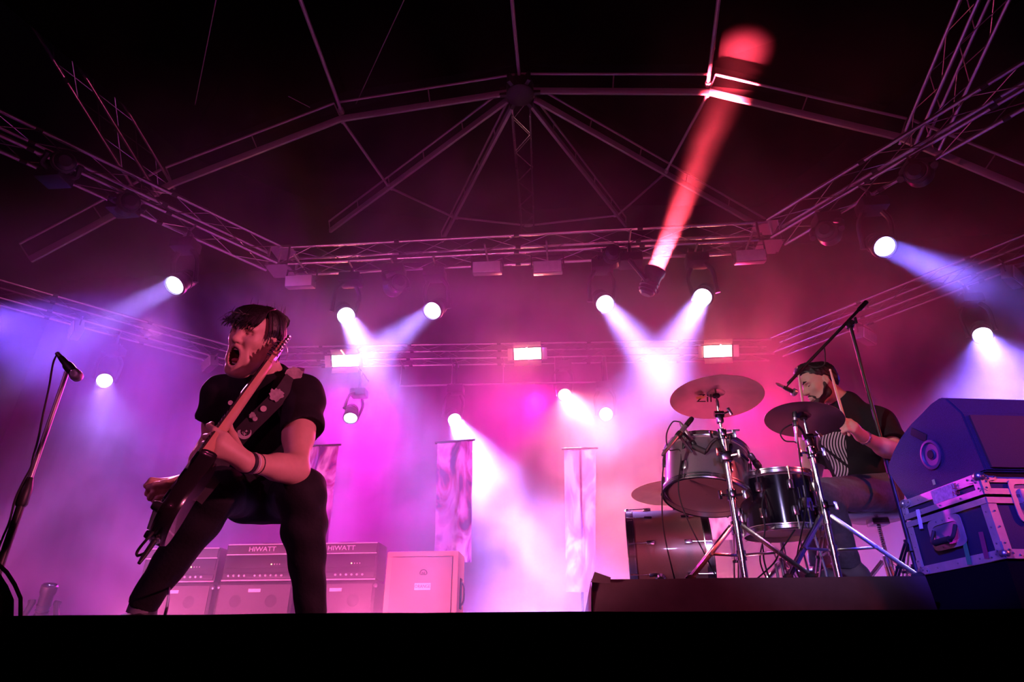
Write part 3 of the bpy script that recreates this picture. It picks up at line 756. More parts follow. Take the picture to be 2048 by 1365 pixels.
banner([(875, 888), (945, 882), (942, 1125), (868, 1125)], 7.0, 'crumpled violet banner behind the orange speaker cabinet', 2)
banner([(1128, 900), (1192, 898), (1190, 1185), (1132, 1185)], 8.2, 'banner with haze painted into its print, almost lost in the warm pink beam', 3, .55)
banner([(1408, 868), (1474, 862), (1492, 1080), (1416, 1080)], 7.0, 'pale banner glimpsed behind the rack tom', 4)
# made-up floor light standing in for an unclear object beside the backline
fixture(U(100, 1172, 6.4), V((.25, -.3, 1)), V((U(100, 1172, 6.4).x, 6.4, 0)), 'small made-up floor light standing in for an unclear object in haze', lit=False, floor=True, size=.12)
# ------------------------------------------------------------------ drum riser and kit
SKIRT = mat('riser_skirt', (0.09, 0.07, 0.08), .9, 0, .3, 14, .1, spec=.2)
rxl = U(1185, 1160, 2.75).x
t = thing('drum_riser', 'low drum riser dressed in dark cloth with a folded corner', 'riser', (1.4, 3.9, 0))
g = G(); poly = [(rxl, 2.76), (1.36, 2.76), (1.36, 3.22), (3.2, 3.22), (3.2, 5.4), (rxl, 5.4)]
g.prism([V((x, y, .02)) for x, y in poly], (0, 0, RZ - .024)); g.obj('deck', DECK, t, False)
g = G(); nx = 80
def skirt_pts(z, off):
    out = []
    for i in range(nx + 1):
        x = rxl - .004 + (1.372 - rxl) * i / nx
        out.append(V((x, 2.752 - off - .006 * math.sin(x * 11 + z * 5) - .004 * math.sin(x * 23) * off * 20, z)))
    return out
rr = [skirt_pts(RZ + .002, -.03), skirt_pts(RZ + .001, .0), skirt_pts(RZ - .05, .010), skirt_pts(RZ * .5, .018), skirt_pts(.004, .03)]
b_ = len(g.v)
for r_ in rr: g.v.extend([tuple(p) for p in r_])
for i in range(4):
    for k in range(nx): g._face((b_ + i * (nx + 1) + k, b_ + i * (nx + 1) + k + 1, b_ + (i + 1) * (nx + 1) + k + 1, b_ + (i + 1) * (nx + 1) + k))
sd_ = [(V((rxl - .006, y, RZ + .001)), V((rxl - .02, y, .004))) for y in (2.72, 3.2, 4.0, 5.4)]
for (a, b), (c, d_) in zip(sd_[:-1], sd_[1:]): g.quad(a, c, d_, b)
g.obj('skirt', SKIRT, t)
g = G(); fx = U(1184, 1166, 2.73).x
g.prism([V((fx - .004, 2.715, RZ - .012)), V((fx + .012, 2.715, RZ + .026)), V((fx + .075, 2.715, RZ + .004)), V((fx + .07, 2.715, RZ - .02))], (0, .012, 0)); g.obj('folded_corner', SKIRT, t, False)
t = thing('platform', 'low black platform carrying the flight case', 'platform', (2.0, 2.85, 0))
PZ = .29
NB, LB = Uz(2012, 1118, PZ), Uz(1842, 1152, PZ)
fd = (LB - NB).normalized(); fl_ = (LB - NB).length            # along the blue face of the case
pd = V((-fd.y, fd.x, 0)); pd = pd if pd.x > 0 else -pd        # along its other face
pq = [NB + fd * .006 + pd * .004, NB + pd * .86 + fd * .006, NB + pd * .86 + fd * (fl_ + .01), NB + fd * (fl_ + .01) + pd * .004]
g = G(); g.prism([V((p.x, p.y, .015)) for p in pq], (0, 0, PZ - .017)); g.obj('top', mat('platform_black', (.006, .005, .006), 1.0, spec=.0), t, False)
for x, y in [(p.x + (pq[0] + pq[2]).x * .03 - p.x * .06, p.y + (pq[0] + pq[2]).y * .03 - p.y * .06) for p in pq]:
    g = G(); g.cyl((x, y, 0), (x, y, .05), .03, n=10); g.obj('foot', RUBBER, t)

SPARK = mat('silver_sparkle', (.24, .21, .23), .28, .55, .55, 900, 0, coat=.6); WARMSP = mat('champagne_sparkle', (.30, .20, .18), .35, .4, .5, 700, 0, coat=.4)
BLKSH = mat('black_lacquer', (.012, .010, .014), .12, 0, .1, 10, coat=.8); HEADM = mat('smoky_head', (.26, .17, .17), .35, 0, .2, 6); HEADW = mat('coated_head', (.62, .52, .48), .55, 0, .15, 8)
def imgframe(p):
    v_ = (V(p) - CP).normalized(); x = RT - v_ * RT.dot(v_); x.normalize(); return x, x.cross(v_) * 1.0, v_
def lean(p, ix, iy, s_in):
    """axis whose picture direction is (ix right, iy up) and that points away from the lens by sine s_in"""
    x, y, v_ = imgframe(p)
    if y.z < 0: y = -y
    q = (x * ix + y * iy).normalized(); return (q * math.sqrt(1 - s_in * s_in) + v_ * s_in).normalized()
def drum(name, label, base, axis, r, h, shell_m, head_b, head_t, nl=8, hoop_m=CHROME, phase=.2, hoop_w=.028):
    a = V(axis).normalized(); x, y, _ = frame(a); base = V(base)
    t = thing(name, label, 'drum', base, None)
    g = G(); g.lathe(base, a, [(r, .0), (r, h)], 48, cap0=False, cap1=False); 
    g.lathe(base, a, [(r - .008, h), (r - .008, 0)], 48, cap0=False, cap1=False); g.obj('shell', shell_m, t)
    for nm, o_, hm, sg in (('bottom_head', -.002, head_b, -1), ('top_head', h + .002, head_t, 1)):
        g = G(); g.lathe(base + a * o_, a, [(.002, sg * .002), (r * .6, sg * .002), (r * .98, 0), (r + .002, -sg * .008)], 48, cap0=False, cap1=False); g.obj(nm, hm, t)
    for o_, sg in ((-.012, -1), (h + .012, 1)):
        g = G(); prof = [(r + .001, -hoop_w / 2), (r + .012, -hoop_w / 2), (r + .014, -hoop_w / 2 + .005), (r + .006, -hoop_w / 2 + .007), (r + .006, hoop_w / 2 - .007), (r + .012, hoop_w / 2 - .005), (r + .012, hoop_w / 2), (r + .001, hoop_w / 2)]
        g.lathe(base + a * o_, a, prof + [prof[0]], 48, cap0=False, cap1=False); g.obj('hoop', hoop_m, t)
    for k in range(nl):
        an = 2 * math.pi * (k + phase) / nl; d_ = x * math.cos(an) + y * math.sin(an)
        for z_ in (h * .24, h * .76):
            p = base + d_ * (r + .008) + a * z_
            g = G(); g.box(p, (.018, .024, .046), (d_, a.cross(d_), a), .006); lg = g.obj('lug', hoop_m, t)
            e_ = base + d_ * (r + .012) + a * (-.022 if z_ < h / 2 else h + .022)
            g = G(); g.cyl(p + d_ * .004, e_, .0032, n=6); g.cyl(e_ - a * .006, e_ + a * .006, .0058, n=6); g.obj('tension_rod', hoop_m, lg)
    return t
# rack tom
tb = U(1413, 988, 3.20); ta = lean(tb, .06, 1, .46)
drum('rack_tom', 'silver sparkle rack tom tilted so its smoky lower head shows', tb, ta, .200, .205, SPARK, HEADM, HEADW, 6, DCHROME if False else CHROME, .35)
# floor tom on legs
fb_ = V(U(1566, 1062, 3.26)); 
ft = drum('floor_tom', 'black lacquer floor tom on chrome legs', fb_, (0, 0, 1), .180, .235, BLKSH, HEADW, HEADW, 8, CHROME, .1)
for k in range(3):
    an = 2 * math.pi * k / 3 - 1.2; d_ = V((math.cos(an), math.sin(an), 0)); q = fb_ + d_ * .197
    g = G(); g.tube([q + V((0, 0, .17)), q + V((0, 0, -.02)), V((q.x + d_.x * .03, q.y + d_.y * .03, RZ + .06)), V((q.x + d_.x * .03, q.y + d_.y * .03, RZ + .012))], .006, 8); lg = g.obj('leg', CHROME, ft)
    g = G(); g.cyl((q.x + d_.x * .03, q.y + d_.y * .03, RZ), (q.x + d_.x * .03, q.y + d_.y * .03, RZ + .035), .013, n=10); g.obj('rubber_foot', RUBBER, lg)
    g = G(); g.box(q + V((0, 0, .09)), (.03, .04, .05), (d_, V((-d_.y, d_.x, 0)), V((0, 0, 1))), .006); g.obj('leg_bracket', CHROME, ft)
# bass drum lying on its side, front hoop away from the drummer
br_ = .262; bY = 4.05; bl_ = U(1268, 1100, bY); bc_ = V((bl_.x, bY, RZ + br_ + .012)); ba_ = V((.99, -.10, 0)).normalized()
bd = drum('bass_drum', 'champagne sparkle bass drum lying side-on behind the rack tom', bc_, ba_, br_, .40, WARMSP, HEADW, HEADW, 10, CHROME, .3, .045)
sp0 = bc_ + ba_ * .11 + V((0, -br_ * .80, -br_ * .55))
g = G(); g.lathe(sp0, (0, -1, -.5), [(.03, 0), (.03, .02), (.018, .03)], 14); g.obj('spur_bracket', CHROME, bd)
g = G(); g.cyl(sp0, V((sp0.x - .07, sp0.y - .06, RZ + .008)), .008, n=8); g.obj('spur', CHROME, bd)
# cymbals
def bronze(name, c):
    m = mat(name, c, .26, 1.0, .25, 9)
    nt = m.node_tree; b = nt.nodes['Principled BSDF']; tc = nt.nodes.new('ShaderNodeTexCoord'); wv = nt.nodes.new('ShaderNodeTexWave'); wv.wave_type = 'RINGS'; wv.rings_direction = 'Z'
    wv.inputs['Scale'].default_value = 60; wv.inputs['Distortion'].default_value = .5; bp = nt.nodes.new('ShaderNodeBump'); bp.inputs['Strength'].default_value = .12; bp.inputs['Distance'].default_value = .002
    nt.links.new(tc.outputs['Object'], wv.inputs['Vector']); nt.links.new(wv.outputs['Fac'], bp.inputs['Height']); nt.links.new(bp.outputs['Normal'], b.inputs['Normal'])
    b.inputs['Anisotropic'].default_value = .75; tg = nt.nodes.new('ShaderNodeTangent'); tg.direction_type = 'RADIAL'; tg.axis = 'Z'; nt.links.new(tg.outputs[0], b.inputs['Tangent']); b.inputs['Roughness'].default_value = .34
    return m
BRZ = bronze('bronze', (.78, .58, .42)); BRD = bronze('dark_bronze', (.22, .17, .17)); BRG = bronze('gold_bronze', (.90, .62, .28))
def cymbal(px, py, Y, wpx, ix, iy, s_in, m, label, logo=False, grp='cymbals of the drum kit'):
    c = U(px, py, Y); n_ = lean(c, ix, iy, s_in); r = wpx / 2 * ((c - CP).dot(FW)) / F_PX
    me = G(); bell = r * .20
    prof = [(.006, .030), (bell * .5, .026), (bell * .85, .016), (bell, .009), (r * .5, .001), (r * .8, -.007), (r, -.018), (r, -.0195), (r * .8, -.0085), (r * .5, -.0005), (bell, .0075), (bell * .85, .0145), (bell * .5, .0245), (.006, .0285)]
    me.lathe(V((0, 0, 0)), (0, 0, 1), prof, 56, cap0=False, cap1=False)
    x, y, _ = frame(n_); M = Matrix((x, y, n_)).transposed().to_4x4(); M.translation = c
    t = thing('cymbal', label, 'cymbal', c, grp)
    o = put('plate', me.mesh('plate', m), t); o.matrix_parent_inverse = Matrix.Identity(4); o.parent = t; o.location = (0, 0, 0); o.rotation_mode = 'QUATERNION'; o.rotation_quaternion = M.to_quaternion()
    for z_, rr_ in ((-.012, .017), (.038, .015)):
        g = G(); g.lathe(c + n_ * z_, n_, [(rr_, 0), (rr_, .012)], 14); g.obj('felt', RUBBER, t)
    g = G(); g.cyl(c + n_ * .05, c + n_ * .062, .012, n=8); g.box(c + n_ * .062, (.04, .006, .012), (x, y, n_), .002); g.obj('wing_nut', CHROME, t)
    if logo:
        xi, yi, vi = imgframe(c); yi = yi if yi.z > 0 else -yi
        o_ = c - n_ * .030 - yi * .0 ; q = U(1412, 822, Y); q = q - n_ * ((q - c).dot(n_) + .0155)
        text_mesh('logo', 'Zil', .055, q, xi, yi, .0006, DARKP, t, font_scale_x=1.3)
        q = U(1402, 805, Y); q = q - n_ * ((q - c).dot(n_) + .0135); g = G(); xa = (xi - n_ * xi.dot(n_)).normalized(); ya = n_.cross(xa)
        g.prism([q + xa * (.022 * (1 + .35 * math.sin(3 * k)) * math.cos(k * .524)) + ya * (.020 * (1 + .3 * math.cos(2 * k)) * math.sin(k * .524)) for k in range(12)], -n_ * .0006); g.obj('stain', mat('amber_mark', (.95, .50, .12), .4, .2), t, False)
    return c, n_
c1, n1 = cymbal(1432, 790, 2.96, 182, -.12, 1, .47, BRZ, 'large bronze crash cymbal with amber mark on its underside', True)
c2, n2 = cymbal(1607, 834, 2.98, 148, -.03, 1, .48, BRD, 'dark cymbal half hiding the drummer chin')
c3, n3 = cymbal(1346, 982, 4.5, 166, -.06, 1, .30, BRG, 'brightly backlit golden cymbal behind the rack tom')
def wing(p, ax_, r=.012, m=CHROME, parent=None):
    g = G(); a = V(ax_).normalized(); x, y, _ = frame(a); g.cyl(p, V(p) + a * .028, .006, n=8); g.box(V(p) + a * .034, (.040, .007, .016), (x, y, a), .003); return g.obj('wing_screw', m, parent)
def tripod(t, base, zc, spread, rot, m=CHROME, flat=.018, foot=True, z0=RZ, nleg=3):
    """double-braced tripod legs from collar height zc; base is the pole foot point"""
    b = V(base)
    g = G(); g.cyl((b.x, b.y, z0 + zc - .035), (b.x, b.y, z0 + zc + .02), .024, n=14); g.obj('leg_collar', m, t)
    g = G(); g.cyl((b.x, b.y, z0 + zc * .48 - .02), (b.x, b.y, z0 + zc * .48 + .02), .022, n=14); g.obj('brace_collar', m, t)
    for k in range(nleg):
        a = rot + 2 * math.pi * k / nleg; d_ = V((math.cos(a), math.sin(a), 0)); s_ = V((-d_.y, d_.x, 0))
        top = V((b.x, b.y, z0 + zc)) + d_ * .024; ft_ = V((b.x, b.y, z0 + .012)) + d_ * spread
        lg = None
        for o_ in (-1, 1):
            g = G(); ax_ = (ft_ - top).normalized(); g.box((top + ft_) / 2 + s_ * (o_ * .009), ((ft_ - top).length, .003, flat), (ax_, s_, ax_.cross(s_)), .0008)
            if lg is None: lg = g.obj('leg', m, t)
            else: g.obj('strip', m, lg)
        md = top + (ft_ - top) * .55; br0 = V((b.x, b.y, z0 + zc * .48)) + d_ * .02
        g = G(); ax_ = (md - br0).normalized(); g.box((md + br0) / 2, ((md - br0).length, .010, .012), (ax_, s_, ax_.cross(s_)), .002); g.obj('brace', m, t)
        g = G(); g.cyl(md - s_ * .016, md + s_ * .016, .007, n=8); g.obj('rivet', m, lg)
        g = G(); g.sphere(ft_, .020, 10, (1.3, .8, .75), (d_, s_, V((0, 0, 1)))); g.obj('rubber_foot', RUBBER, lg)
def cym_stand(top, label, zc, spread, rot, grp='cymbal stands'):
    b = V((top.x, top.y, RZ)); t = thing('cymbal_stand', label, 'cymbal stand', b, grp); H_ = top.z - RZ
    cuts = [(.03, .45, .0155), (.45, .78, .0125), (.78, 1.0, .0080)]
    for a, c_, r_ in cuts:
        g = G(); g.cyl((b.x, b.y, RZ + a * H_), (b.x, b.y, RZ + c_ * H_ - (.03 if c_ == 1.0 else 0)), r_, n=14); g.obj('tube', CHROME, t)
    for f in (.45, .78):
        z_ = RZ + f * H_; g = G(); g.cyl((b.x, b.y, z_ - .035), (b.x, b.y, z_ + .012), .022, n=14); g.box((b.x, b.y - .02, z_ - .012), (.024, .03, .03), bevel=.004); j = g.obj('height_clamp', DCHROME, t); wing((b.x + .02, b.y, z_ - .012), (1, -.3, 0), parent=j); wing((b.x - .02, b.y, z_ - .012), (-1, -.3, 0), parent=j)
    g = G(); z_ = top.z - .10; g.cyl((b.x - .022, b.y, z_), (b.x + .022, b.y, z_), .016, n=12); g.box((b.x, b.y, z_ - .02), (.03, .03, .05), bevel=.005); j = g.obj('tilter', DCHROME, t); wing((b.x + .02, b.y, z_), (1, 0, .4), parent=j)
    g = G(); g.cyl((b.x, b.y, z_), top + V((0, 0, .04)), .0045, n=8); g.obj('tilter_rod', CHROME, t)
    tripod(t, b, zc, spread, rot); return t
cs1 = cym_stand(c1, 'tall chrome stand under the large crash cymbal', .24, .27, R(205))
cs2 = cym_stand(c2, 'chrome stand with double-braced legs under the dark cymbal', .28, .29, R(330))
cs3 = cym_stand(c3, 'chrome stand under the golden cymbal behind the bass drum', .25, .28, R(170))
# tom mount arm on the crash stand
g = G(); pa = V((c1.x, c1.y, U(1450, 915, 2.96).z)); q0 = tb + ta * .19 + V((-.02, -.13, 0))
t = thing('tom_mount', 'black multi-clamp with bent arm holding the rack tom', 'clamp', pa)
g.box(pa, (.05, .06, .045), bevel=.006); j = g.obj('clamp', DCHROME, t)
wing(pa + V((.02, -.03, 0)), (.8, -.6, 0), parent=j); wing(pa + V((-.02, -.03, .01)), (-.8, -.6, 0), parent=j)
g = G(); g.tube(bez([pa + V((-.01, -.03, .01)), U(1437, 880, 2.98), U(1424, 886, 3.0), U(1410, 905, 3.03), U(1396, 900, 3.05)], 5), .008, 8); g.obj('arm', BLACKP, t)
g = G(); g.cyl(U(1412, 905, 3.025), U(1386, 893, 3.05), .014, n=10); g.obj('arm_grip', RUBBER, t)
g = G(); g.tube(bez([pa + V((.02, .0, 0)), U(1475, 905, 3.04), U(1497, 922, 3.08)], 4), .006, 8); g.obj('side_arm', DCHROME, t)
# drum microphones
MICB = mat('mic_black', (.02, .02, .022), .4); MICS = mat('mic_silver', (.62, .60, .63), .3, .8)
def mic(p0, p1, label, r=.011, two=True, cable=None, grp='drum microphones', hold=None, headr=None):
    p0, p1 = V(p0), V(p1); d_ = p1 - p0
    t = thing('microphone', label, 'microphone', p0, grp)
    g = G(); hr = headr or r * 1.1; L_ = d_.length; a = d_.normalized()
    g.lathe(p0, a, [(r * .7, 0), (r * .85, .01), (r, L_ * .30), (r, L_ * .72)], 14); g.obj('barrel', MICS if two else MICB, t)
    g = G(); g.lathe(p0 + a * (L_ * .72), a, [(r * .98, 0), (hr, L_ * .05), (hr, L_ * .22), (hr * .8, L_ * .27), (hr * .3, L_ * .29)], 14); g.obj('grille', MICB if two else STEEL, t)
    g = G(); g.lathe(p0, -a, [(r * .75, 0), (r * .75, .03), (r * .35, .045)], 10); g.obj('connector', STEEL, t)
    if hold is not None:
        for i, h_ in enumerate(hold):
            g = G(); g.tube(bez(h_, 4), .007, 8); g.obj('clip_arm', MICB, t)
        g = G(); q = p0 + d_ * .45; g.lathe(q - a * .015, a, [(r * 1.25, 0), (r * 1.35, .004), (r * 1.35, .028), (r * 1.25, .03)], 12); g.obj('clip', MICB, t)
    if cable: 
        g = G(); g.tube(bez([p0 - a * .045] + cable, 7), .0034, 6); g.obj('cable', RUBBER, t)
    return t
mic(U(1334, 899, 2.990), U(1385, 836, 3.050), 'silver and black microphone clipped over the rack tom rim', .0115, True,
    [U(1328, 915, 2.980), U(1325, 960, 2.980), U(1325, 1040, 2.990), U(1335, 1100, 3.010), U(1350, 1162, 3.080), V((U(1352, 1160, 3.080).x, 3.1, RZ + .004))], hold=[[U(1358, 870, 3.020), U(1372, 890, 3.030), U(1384, 905, 3.030)], [U(1362, 862, 3.030), U(1380, 880, 3.060), U(1392, 897, 3.070)]])
mic(U(1368, 858, 3.090), U(1390, 893, 3.060), 'short silver microphone tucked behind the rack tom rim', .012, True, [U(1345, 845, 3.110), U(1333, 870, 3.110), U(1338, 900, 3.110), U(1362, 905, 3.100), U(1357, 980, 3.030), U(1375, 1040, 3.010), U(1410, 1110, 3.030), V((U(1430, 1150, 3.130).x, 3.05, RZ + .004))])
mic(U(1527, 948, 3.150), U(1499, 908, 3.110), 'black microphone angled over the floor tom rim', .013, False, [U(1533, 975, 3.130), U(1524, 1010, 3.050), U(1530, 1060, 3.050), U(1520, 1120, 3.060), V((U(1518, 1150, 3.130).x, 3.0, RZ + .004))], hold=[[U(1514, 930, 3.130), U(1522, 955, 3.150), U(1520, 975, 3.150)]])
mic(U(1592, 868, 2.890), U(1589, 824, 2.890), 'slim silver microphone standing up beneath the dark cymbal', .009, True, [U(1588, 884, 2.890), U(1570, 882, 2.890), U(1561, 868, 2.890), U(1572, 855, 2.900), U(1590, 855, 2.930), U(1600, 920, 2.940), U(1612, 1010, 2.890), V((U(1618, 1100, 2.890).x, 3.08, RZ + .10)), V((U(1618, 1100, 2.890).x + .02, 3.1, RZ + .004))], hold=[[U(1593, 850, 2.890), U(1604, 862, 2.930), U(1612, 878, 2.970)]])
# vocal boom stand of the drummer
bt = U(1700, 650, 3.38); bb = V((bt.x, bt.y, RZ))
t = thing('boom_stand', 'black boom microphone stand rising behind the wedge monitor', 'microphone stand', bb)
g = G(); g.cyl(bb + V((0, 0, .02)), bb + V((0, 0, .62)), .0125, n=12); g.obj('lower_tube', BLACKP, t)
g = G(); g.cyl(bb + V((0, 0, .60)), bt, .0095, n=12); g.obj('upper_tube', BLACKP, t)
g = G(); g.cyl(bb + V((0, 0, .57)), bb + V((0, 0, .65)), .017, n=12); g.obj('clutch', BLACKP, t)
b0, b1 = U(1733, 604, 3.37), U(1576, 768, 3.40)
g = G(); g.cyl(b0, b1, .0085, n=10); g.cyl(b0, b0 + (b1 - b0) * .10, .013, n=10); g.obj('boom', BLACKP, t)
g = G(); g.sphere(bt, .024, 10); g.cyl(bt + V((0, -.03, 0)), bt + V((0, .03, 0)), .016, n=10); j = g.obj('swivel', BLACKP, t); wing(bt + V((0, -.02, 0)), (0.4, -1, 0), m=BLACKP, parent=j)
tripod(t, bb, .22, .20, R(90), m=BLACKP, flat=.014)
g = G(); g.tube(bez([b0 + (b1 - b0) * .55, U(1650, 712, 3.36), U(1648, 730, 3.36), U(1630, 735, 3.38), b0 + (b1 - b0) * .78, b0 + (b1 - b0) * .9 + V((0, -.02, .01)), U(1571, 778, 3.40)], 6), .0034, 6); g.obj('cable', RUBBER, t)
mic(U(1566, 774, 3.40), U(1592, 787, 3.43), 'vocal microphone on the boom in front of the drummer mouth', .012, False, headr=.022, grp='vocal microphones')
# drum stool
ss = U(1747, 1012, 3.78); sz = ss.z
t = thing('drum_stool', 'round black padded drum stool on a threaded rod', 'stool', (ss.x, ss.y, RZ))
g = G(); g.lathe((ss.x, ss.y, sz - .07), (0, 0, 1), [(.13, -.012), (.165, 0), (.185, .025), (.185, .055), (.165, .078), (.10, .085), (.0, .085)], 32); g.obj('seat', mat('black_vinyl', (.03, .02, .022), .25, coat=.3), t)
g = G(); g.cyl((ss.x, ss.y, RZ + .16), (ss.x, ss.y, sz - .08), .011, n=12)
for k in range(26): g.lathe((ss.x, ss.y, RZ + .20 + k * .011), (0, 0, 1), [(.011, 0), (.0135, .003), (.011, .006)], 10)
g.obj('threaded_rod', CHROME, t)
g = G(); g.box((ss.x, ss.y, sz - .095), (.09, .09, .03), bevel=.006); g.obj('seat_bracket', DCHROME, t)
g = G(); g.cyl((ss.x, ss.y, RZ + .10), (ss.x, ss.y, RZ + .21), .022, n=14); g.obj('sleeve', mat('brass', (.75, .52, .28), .25, 1.0), t)
tripod(t, (ss.x, ss.y, RZ), .20, .25, R(250))
# kick pedal and snare stand under the floor tom
kp = V((U(1640, 1150, 3.4).x, 3.62, RZ)); t = thing('kick_pedal', 'chrome kick pedal on the riser by the drummer foot', 'pedal', kp)
g = G(); g.box(kp + V((0, 0, .012)), (.26, .09, .014), bevel=.003); g.obj('base_plate', DCHROME, t)
g = G(); ax_ = V((-.95, 0, .30)).normalized(); g.box(kp + V((.01, 0, .055)), (.25, .075, .010), (ax_, V((0, 1, 0)), ax_.cross(V((0, 1, 0)))), .003); g.obj('footboard', CHROME, t)
for s_ in (-1, 1):
    g = G(); g.cyl(kp + V((-.12, s_ * .05, .012)), kp + V((-.12, s_ * .05, .19)), .008, n=8); g.obj('post', CHROME, t)
g = G(); g.cyl(kp + V((-.12, -.055, .18)), kp + V((-.12, .055, .18)), .009, n=10); g.obj('axle', CHROME, t)
g = G(); g.cyl(kp + V((-.12, 0, .18)), kp + V((-.16, 0, .30)), .005, n=8); g.sphere(kp + V((-.165, 0, .31)), .03, 10); g.obj('beater', WHITEP, t)
# snare drum beyond the floor tom
sn = V((U(1548, 1000, 3.85).x, 3.85, RZ + .46)); sd = drum('snare_drum', 'chrome snare drum half hidden behind the floor tom', sn, (-.08, -.02, 1), .178, .13, CHROME, HEADW, HEADW, 8, CHROME, .2)
t = thing('snare_stand', 'chrome basket stand under the snare drum', 'stand', (sn.x, sn.y, RZ))
g = G(); g.cyl((sn.x, sn.y, RZ + .02), (sn.x, sn.y, RZ + .40), .012, n=10); g.obj('tube', CHROME, t)
for k in range(3):
    a = k * 2.094 + .4; g = G(); g.tube([(sn.x, sn.y, RZ + .40), (sn.x + .19 * math.cos(a), sn.y + .19 * math.sin(a), RZ + .43), (sn.x + .197 * math.cos(a), sn.y + .197 * math.sin(a), RZ + .47)], .007, 6); g.obj('basket_arm', CHROME, t)
tripod(t, (sn.x, sn.y, RZ), .20, .25, R(30))
# loose cables on the riser
for k, (pts, lab) in enumerate((([U(1590, 1060, 3.0), U(1560, 1105, 2.98), U(1545, 1130, 2.97), V((U(1500, 1150, 3.0).x, 3.02, RZ + .004))], 'thin cable sagging under the floor tom'), ([U(1525, 1090, 2.98), U(1530, 1130, 2.95), V((U(1545, 1150, 2.95).x, 2.95, RZ + .005)), V((U(1600, 1150, 2.95).x, 3.0, RZ + .005))], 'thin cable curling between the two cymbal stands'))):
    g = G(); g.tube(bez(pts, 8), .0035, 6); g.obj('microphone_cable', RUBBER, None, label=lab, cat='cable', group='loose cables on the drum riser')
# ------------------------------------------------------------------ flight case and wedge monitors, singer microphone
hz_ = U(1962, 947, NB.y).z - PZ; cw_ = .78
CARP = mat('case_blue_black', (.022, .020, .05), .6, 0, .5, 500, .2); EXTR = mat('case_aluminium', (.66, .65, .68), .38, .75, .2, 30); BALL = mat('case_ball_corner', (.45, .45, .48), .3, .9)
t = thing('flight_case', 'flight case with aluminium edges, ball corners and recessed handle', 'flight case', NB)
def cp(a, b, z): return NB + fd * a + pd * b + V((0, 0, z))
e = .004; AXC = (fd, pd, V((0, 0, 1)))
zs = hz_ * .73
g = G(); g.box(cp(fl_ / 2, cw_ / 2, zs / 2 + .002), (fl_ - .01, cw_ - .01, zs - .008), AXC, .003); bo = g.obj('body', CARP, t)
g = G(); g.box(cp(fl_ / 2, cw_ / 2, (zs + hz_) / 2 + .003), (fl_ - .01, cw_ - .01, hz_ - zs - .008), AXC, .003); li = g.obj('lid', CARP, t)
aw = .034
def angle_bar(p, q, n1_, n2_, parent):
    d_ = q - p; a = d_.normalized(); c_ = (p + q) / 2
    g = G(); g.box(c_ + n1_ * (aw / 2) , (d_.length, .003, aw), (a, n2_, n1_)); g.box(c_ + n2_ * (aw / 2), (d_.length, aw, .003), (a, n2_, n1_)); return g.obj('edge_angle', EXTR, parent, False)
Z = V((0, 0, 1))
for (a, b) in ((0, 0), (fl_, 0), (0, cw_), (fl_, cw_)):
    ia = fd if a == 0 else -fd; ib = pd if b == 0 else -pd
    angle_bar(cp(a, b, 0), cp(a, b, zs - .006), ia, ib, bo); angle_bar(cp(a, b, zs + .004), cp(a, b, hz_), ia, ib, li)
for z_, iz, par in ((0, Z, bo), (hz_, -Z, li)):
    angle_bar(cp(0, 0, z_), cp(fl_, 0, z_), pd, iz, par); angle_bar(cp(0, cw_, z_), cp(fl_, cw_, z_), -pd, iz, par); angle_bar(cp(0, 0, z_), cp(0, cw_, z_), fd, iz, par); angle_bar(cp(fl_, 0, z_), cp(fl_, cw_, z_), -fd, iz, par)
for z_, par in ((zs - .018, bo), (zs + .016, li)):
    for q in (0, 1):
        g = G(); g.box(cp(fl_ / 2, -.001 if q == 0 else cw_ + .001, z_), (fl_, .006, .022), AXC); g.obj('closure_strip', EXTR, par, False)
        g = G(); g.box(cp(-.001 if q == 0 else fl_ + .001, cw_ / 2, z_), (.006, cw_, .022), AXC); g.obj('closure_strip', EXTR, par, False)
for a in (0, 1):
    for b in (0, 1):
        for z_ in (0, 1):
            c_ = cp(fl_ * a, cw_ * b, hz_ * z_) + fd * (.008 * (1 - 2 * a)) + pd * (.008 * (1 - 2 * b)) + Z * (.012 * (1 - 2 * z_) + (.006 if z_ == 0 else 0))
            g = G(); g.sphere(c_, .021 if z_ else .0185, 14); par = li if z_ else bo; bc = g.obj('ball_corner', BALL, par)
            for (ua, ub) in ((fd * (1 - 2 * a), pd * (1 - 2 * b)),):
                for dir_, nrm_ in ((ua, -ub), (Z * (1 - 2 * z_), -ub), (ub, -ua), (Z * (1 - 2 * z_), -ua)):
                    q = cp(fl_ * a, cw_ * b, hz_ * z_) + nrm_ * .0025; tn = nrm_.cross(dir_)
                    g = G(); g.prism([q + dir_ * x + (Z * (1 - 2 * z_) if dir_ != Z * (1 - 2 * z_) else (ua if abs(nrm_.dot(ub)) > .5 else ub)) * y for x, y in ((0, 0), (.06, 0), (.068, .014), (.058, .026), (.035, .030), (0, .03))], nrm_ * .003); g.obj('corner_plate', EXTR, bc, False)
                    for x, y in ((.056, .013), (.032, .020)):
                        g = G(); p_ = q + dir_ * x + (Z * (1 - 2 * z_) if dir_ != Z * (1 - 2 * z_) else (ua if abs(nrm_.dot(ub)) > .5 else ub)) * y; g.sphere(p_ + nrm_ * .003, .0042, 8); g.obj('rivet', BALL, bc)
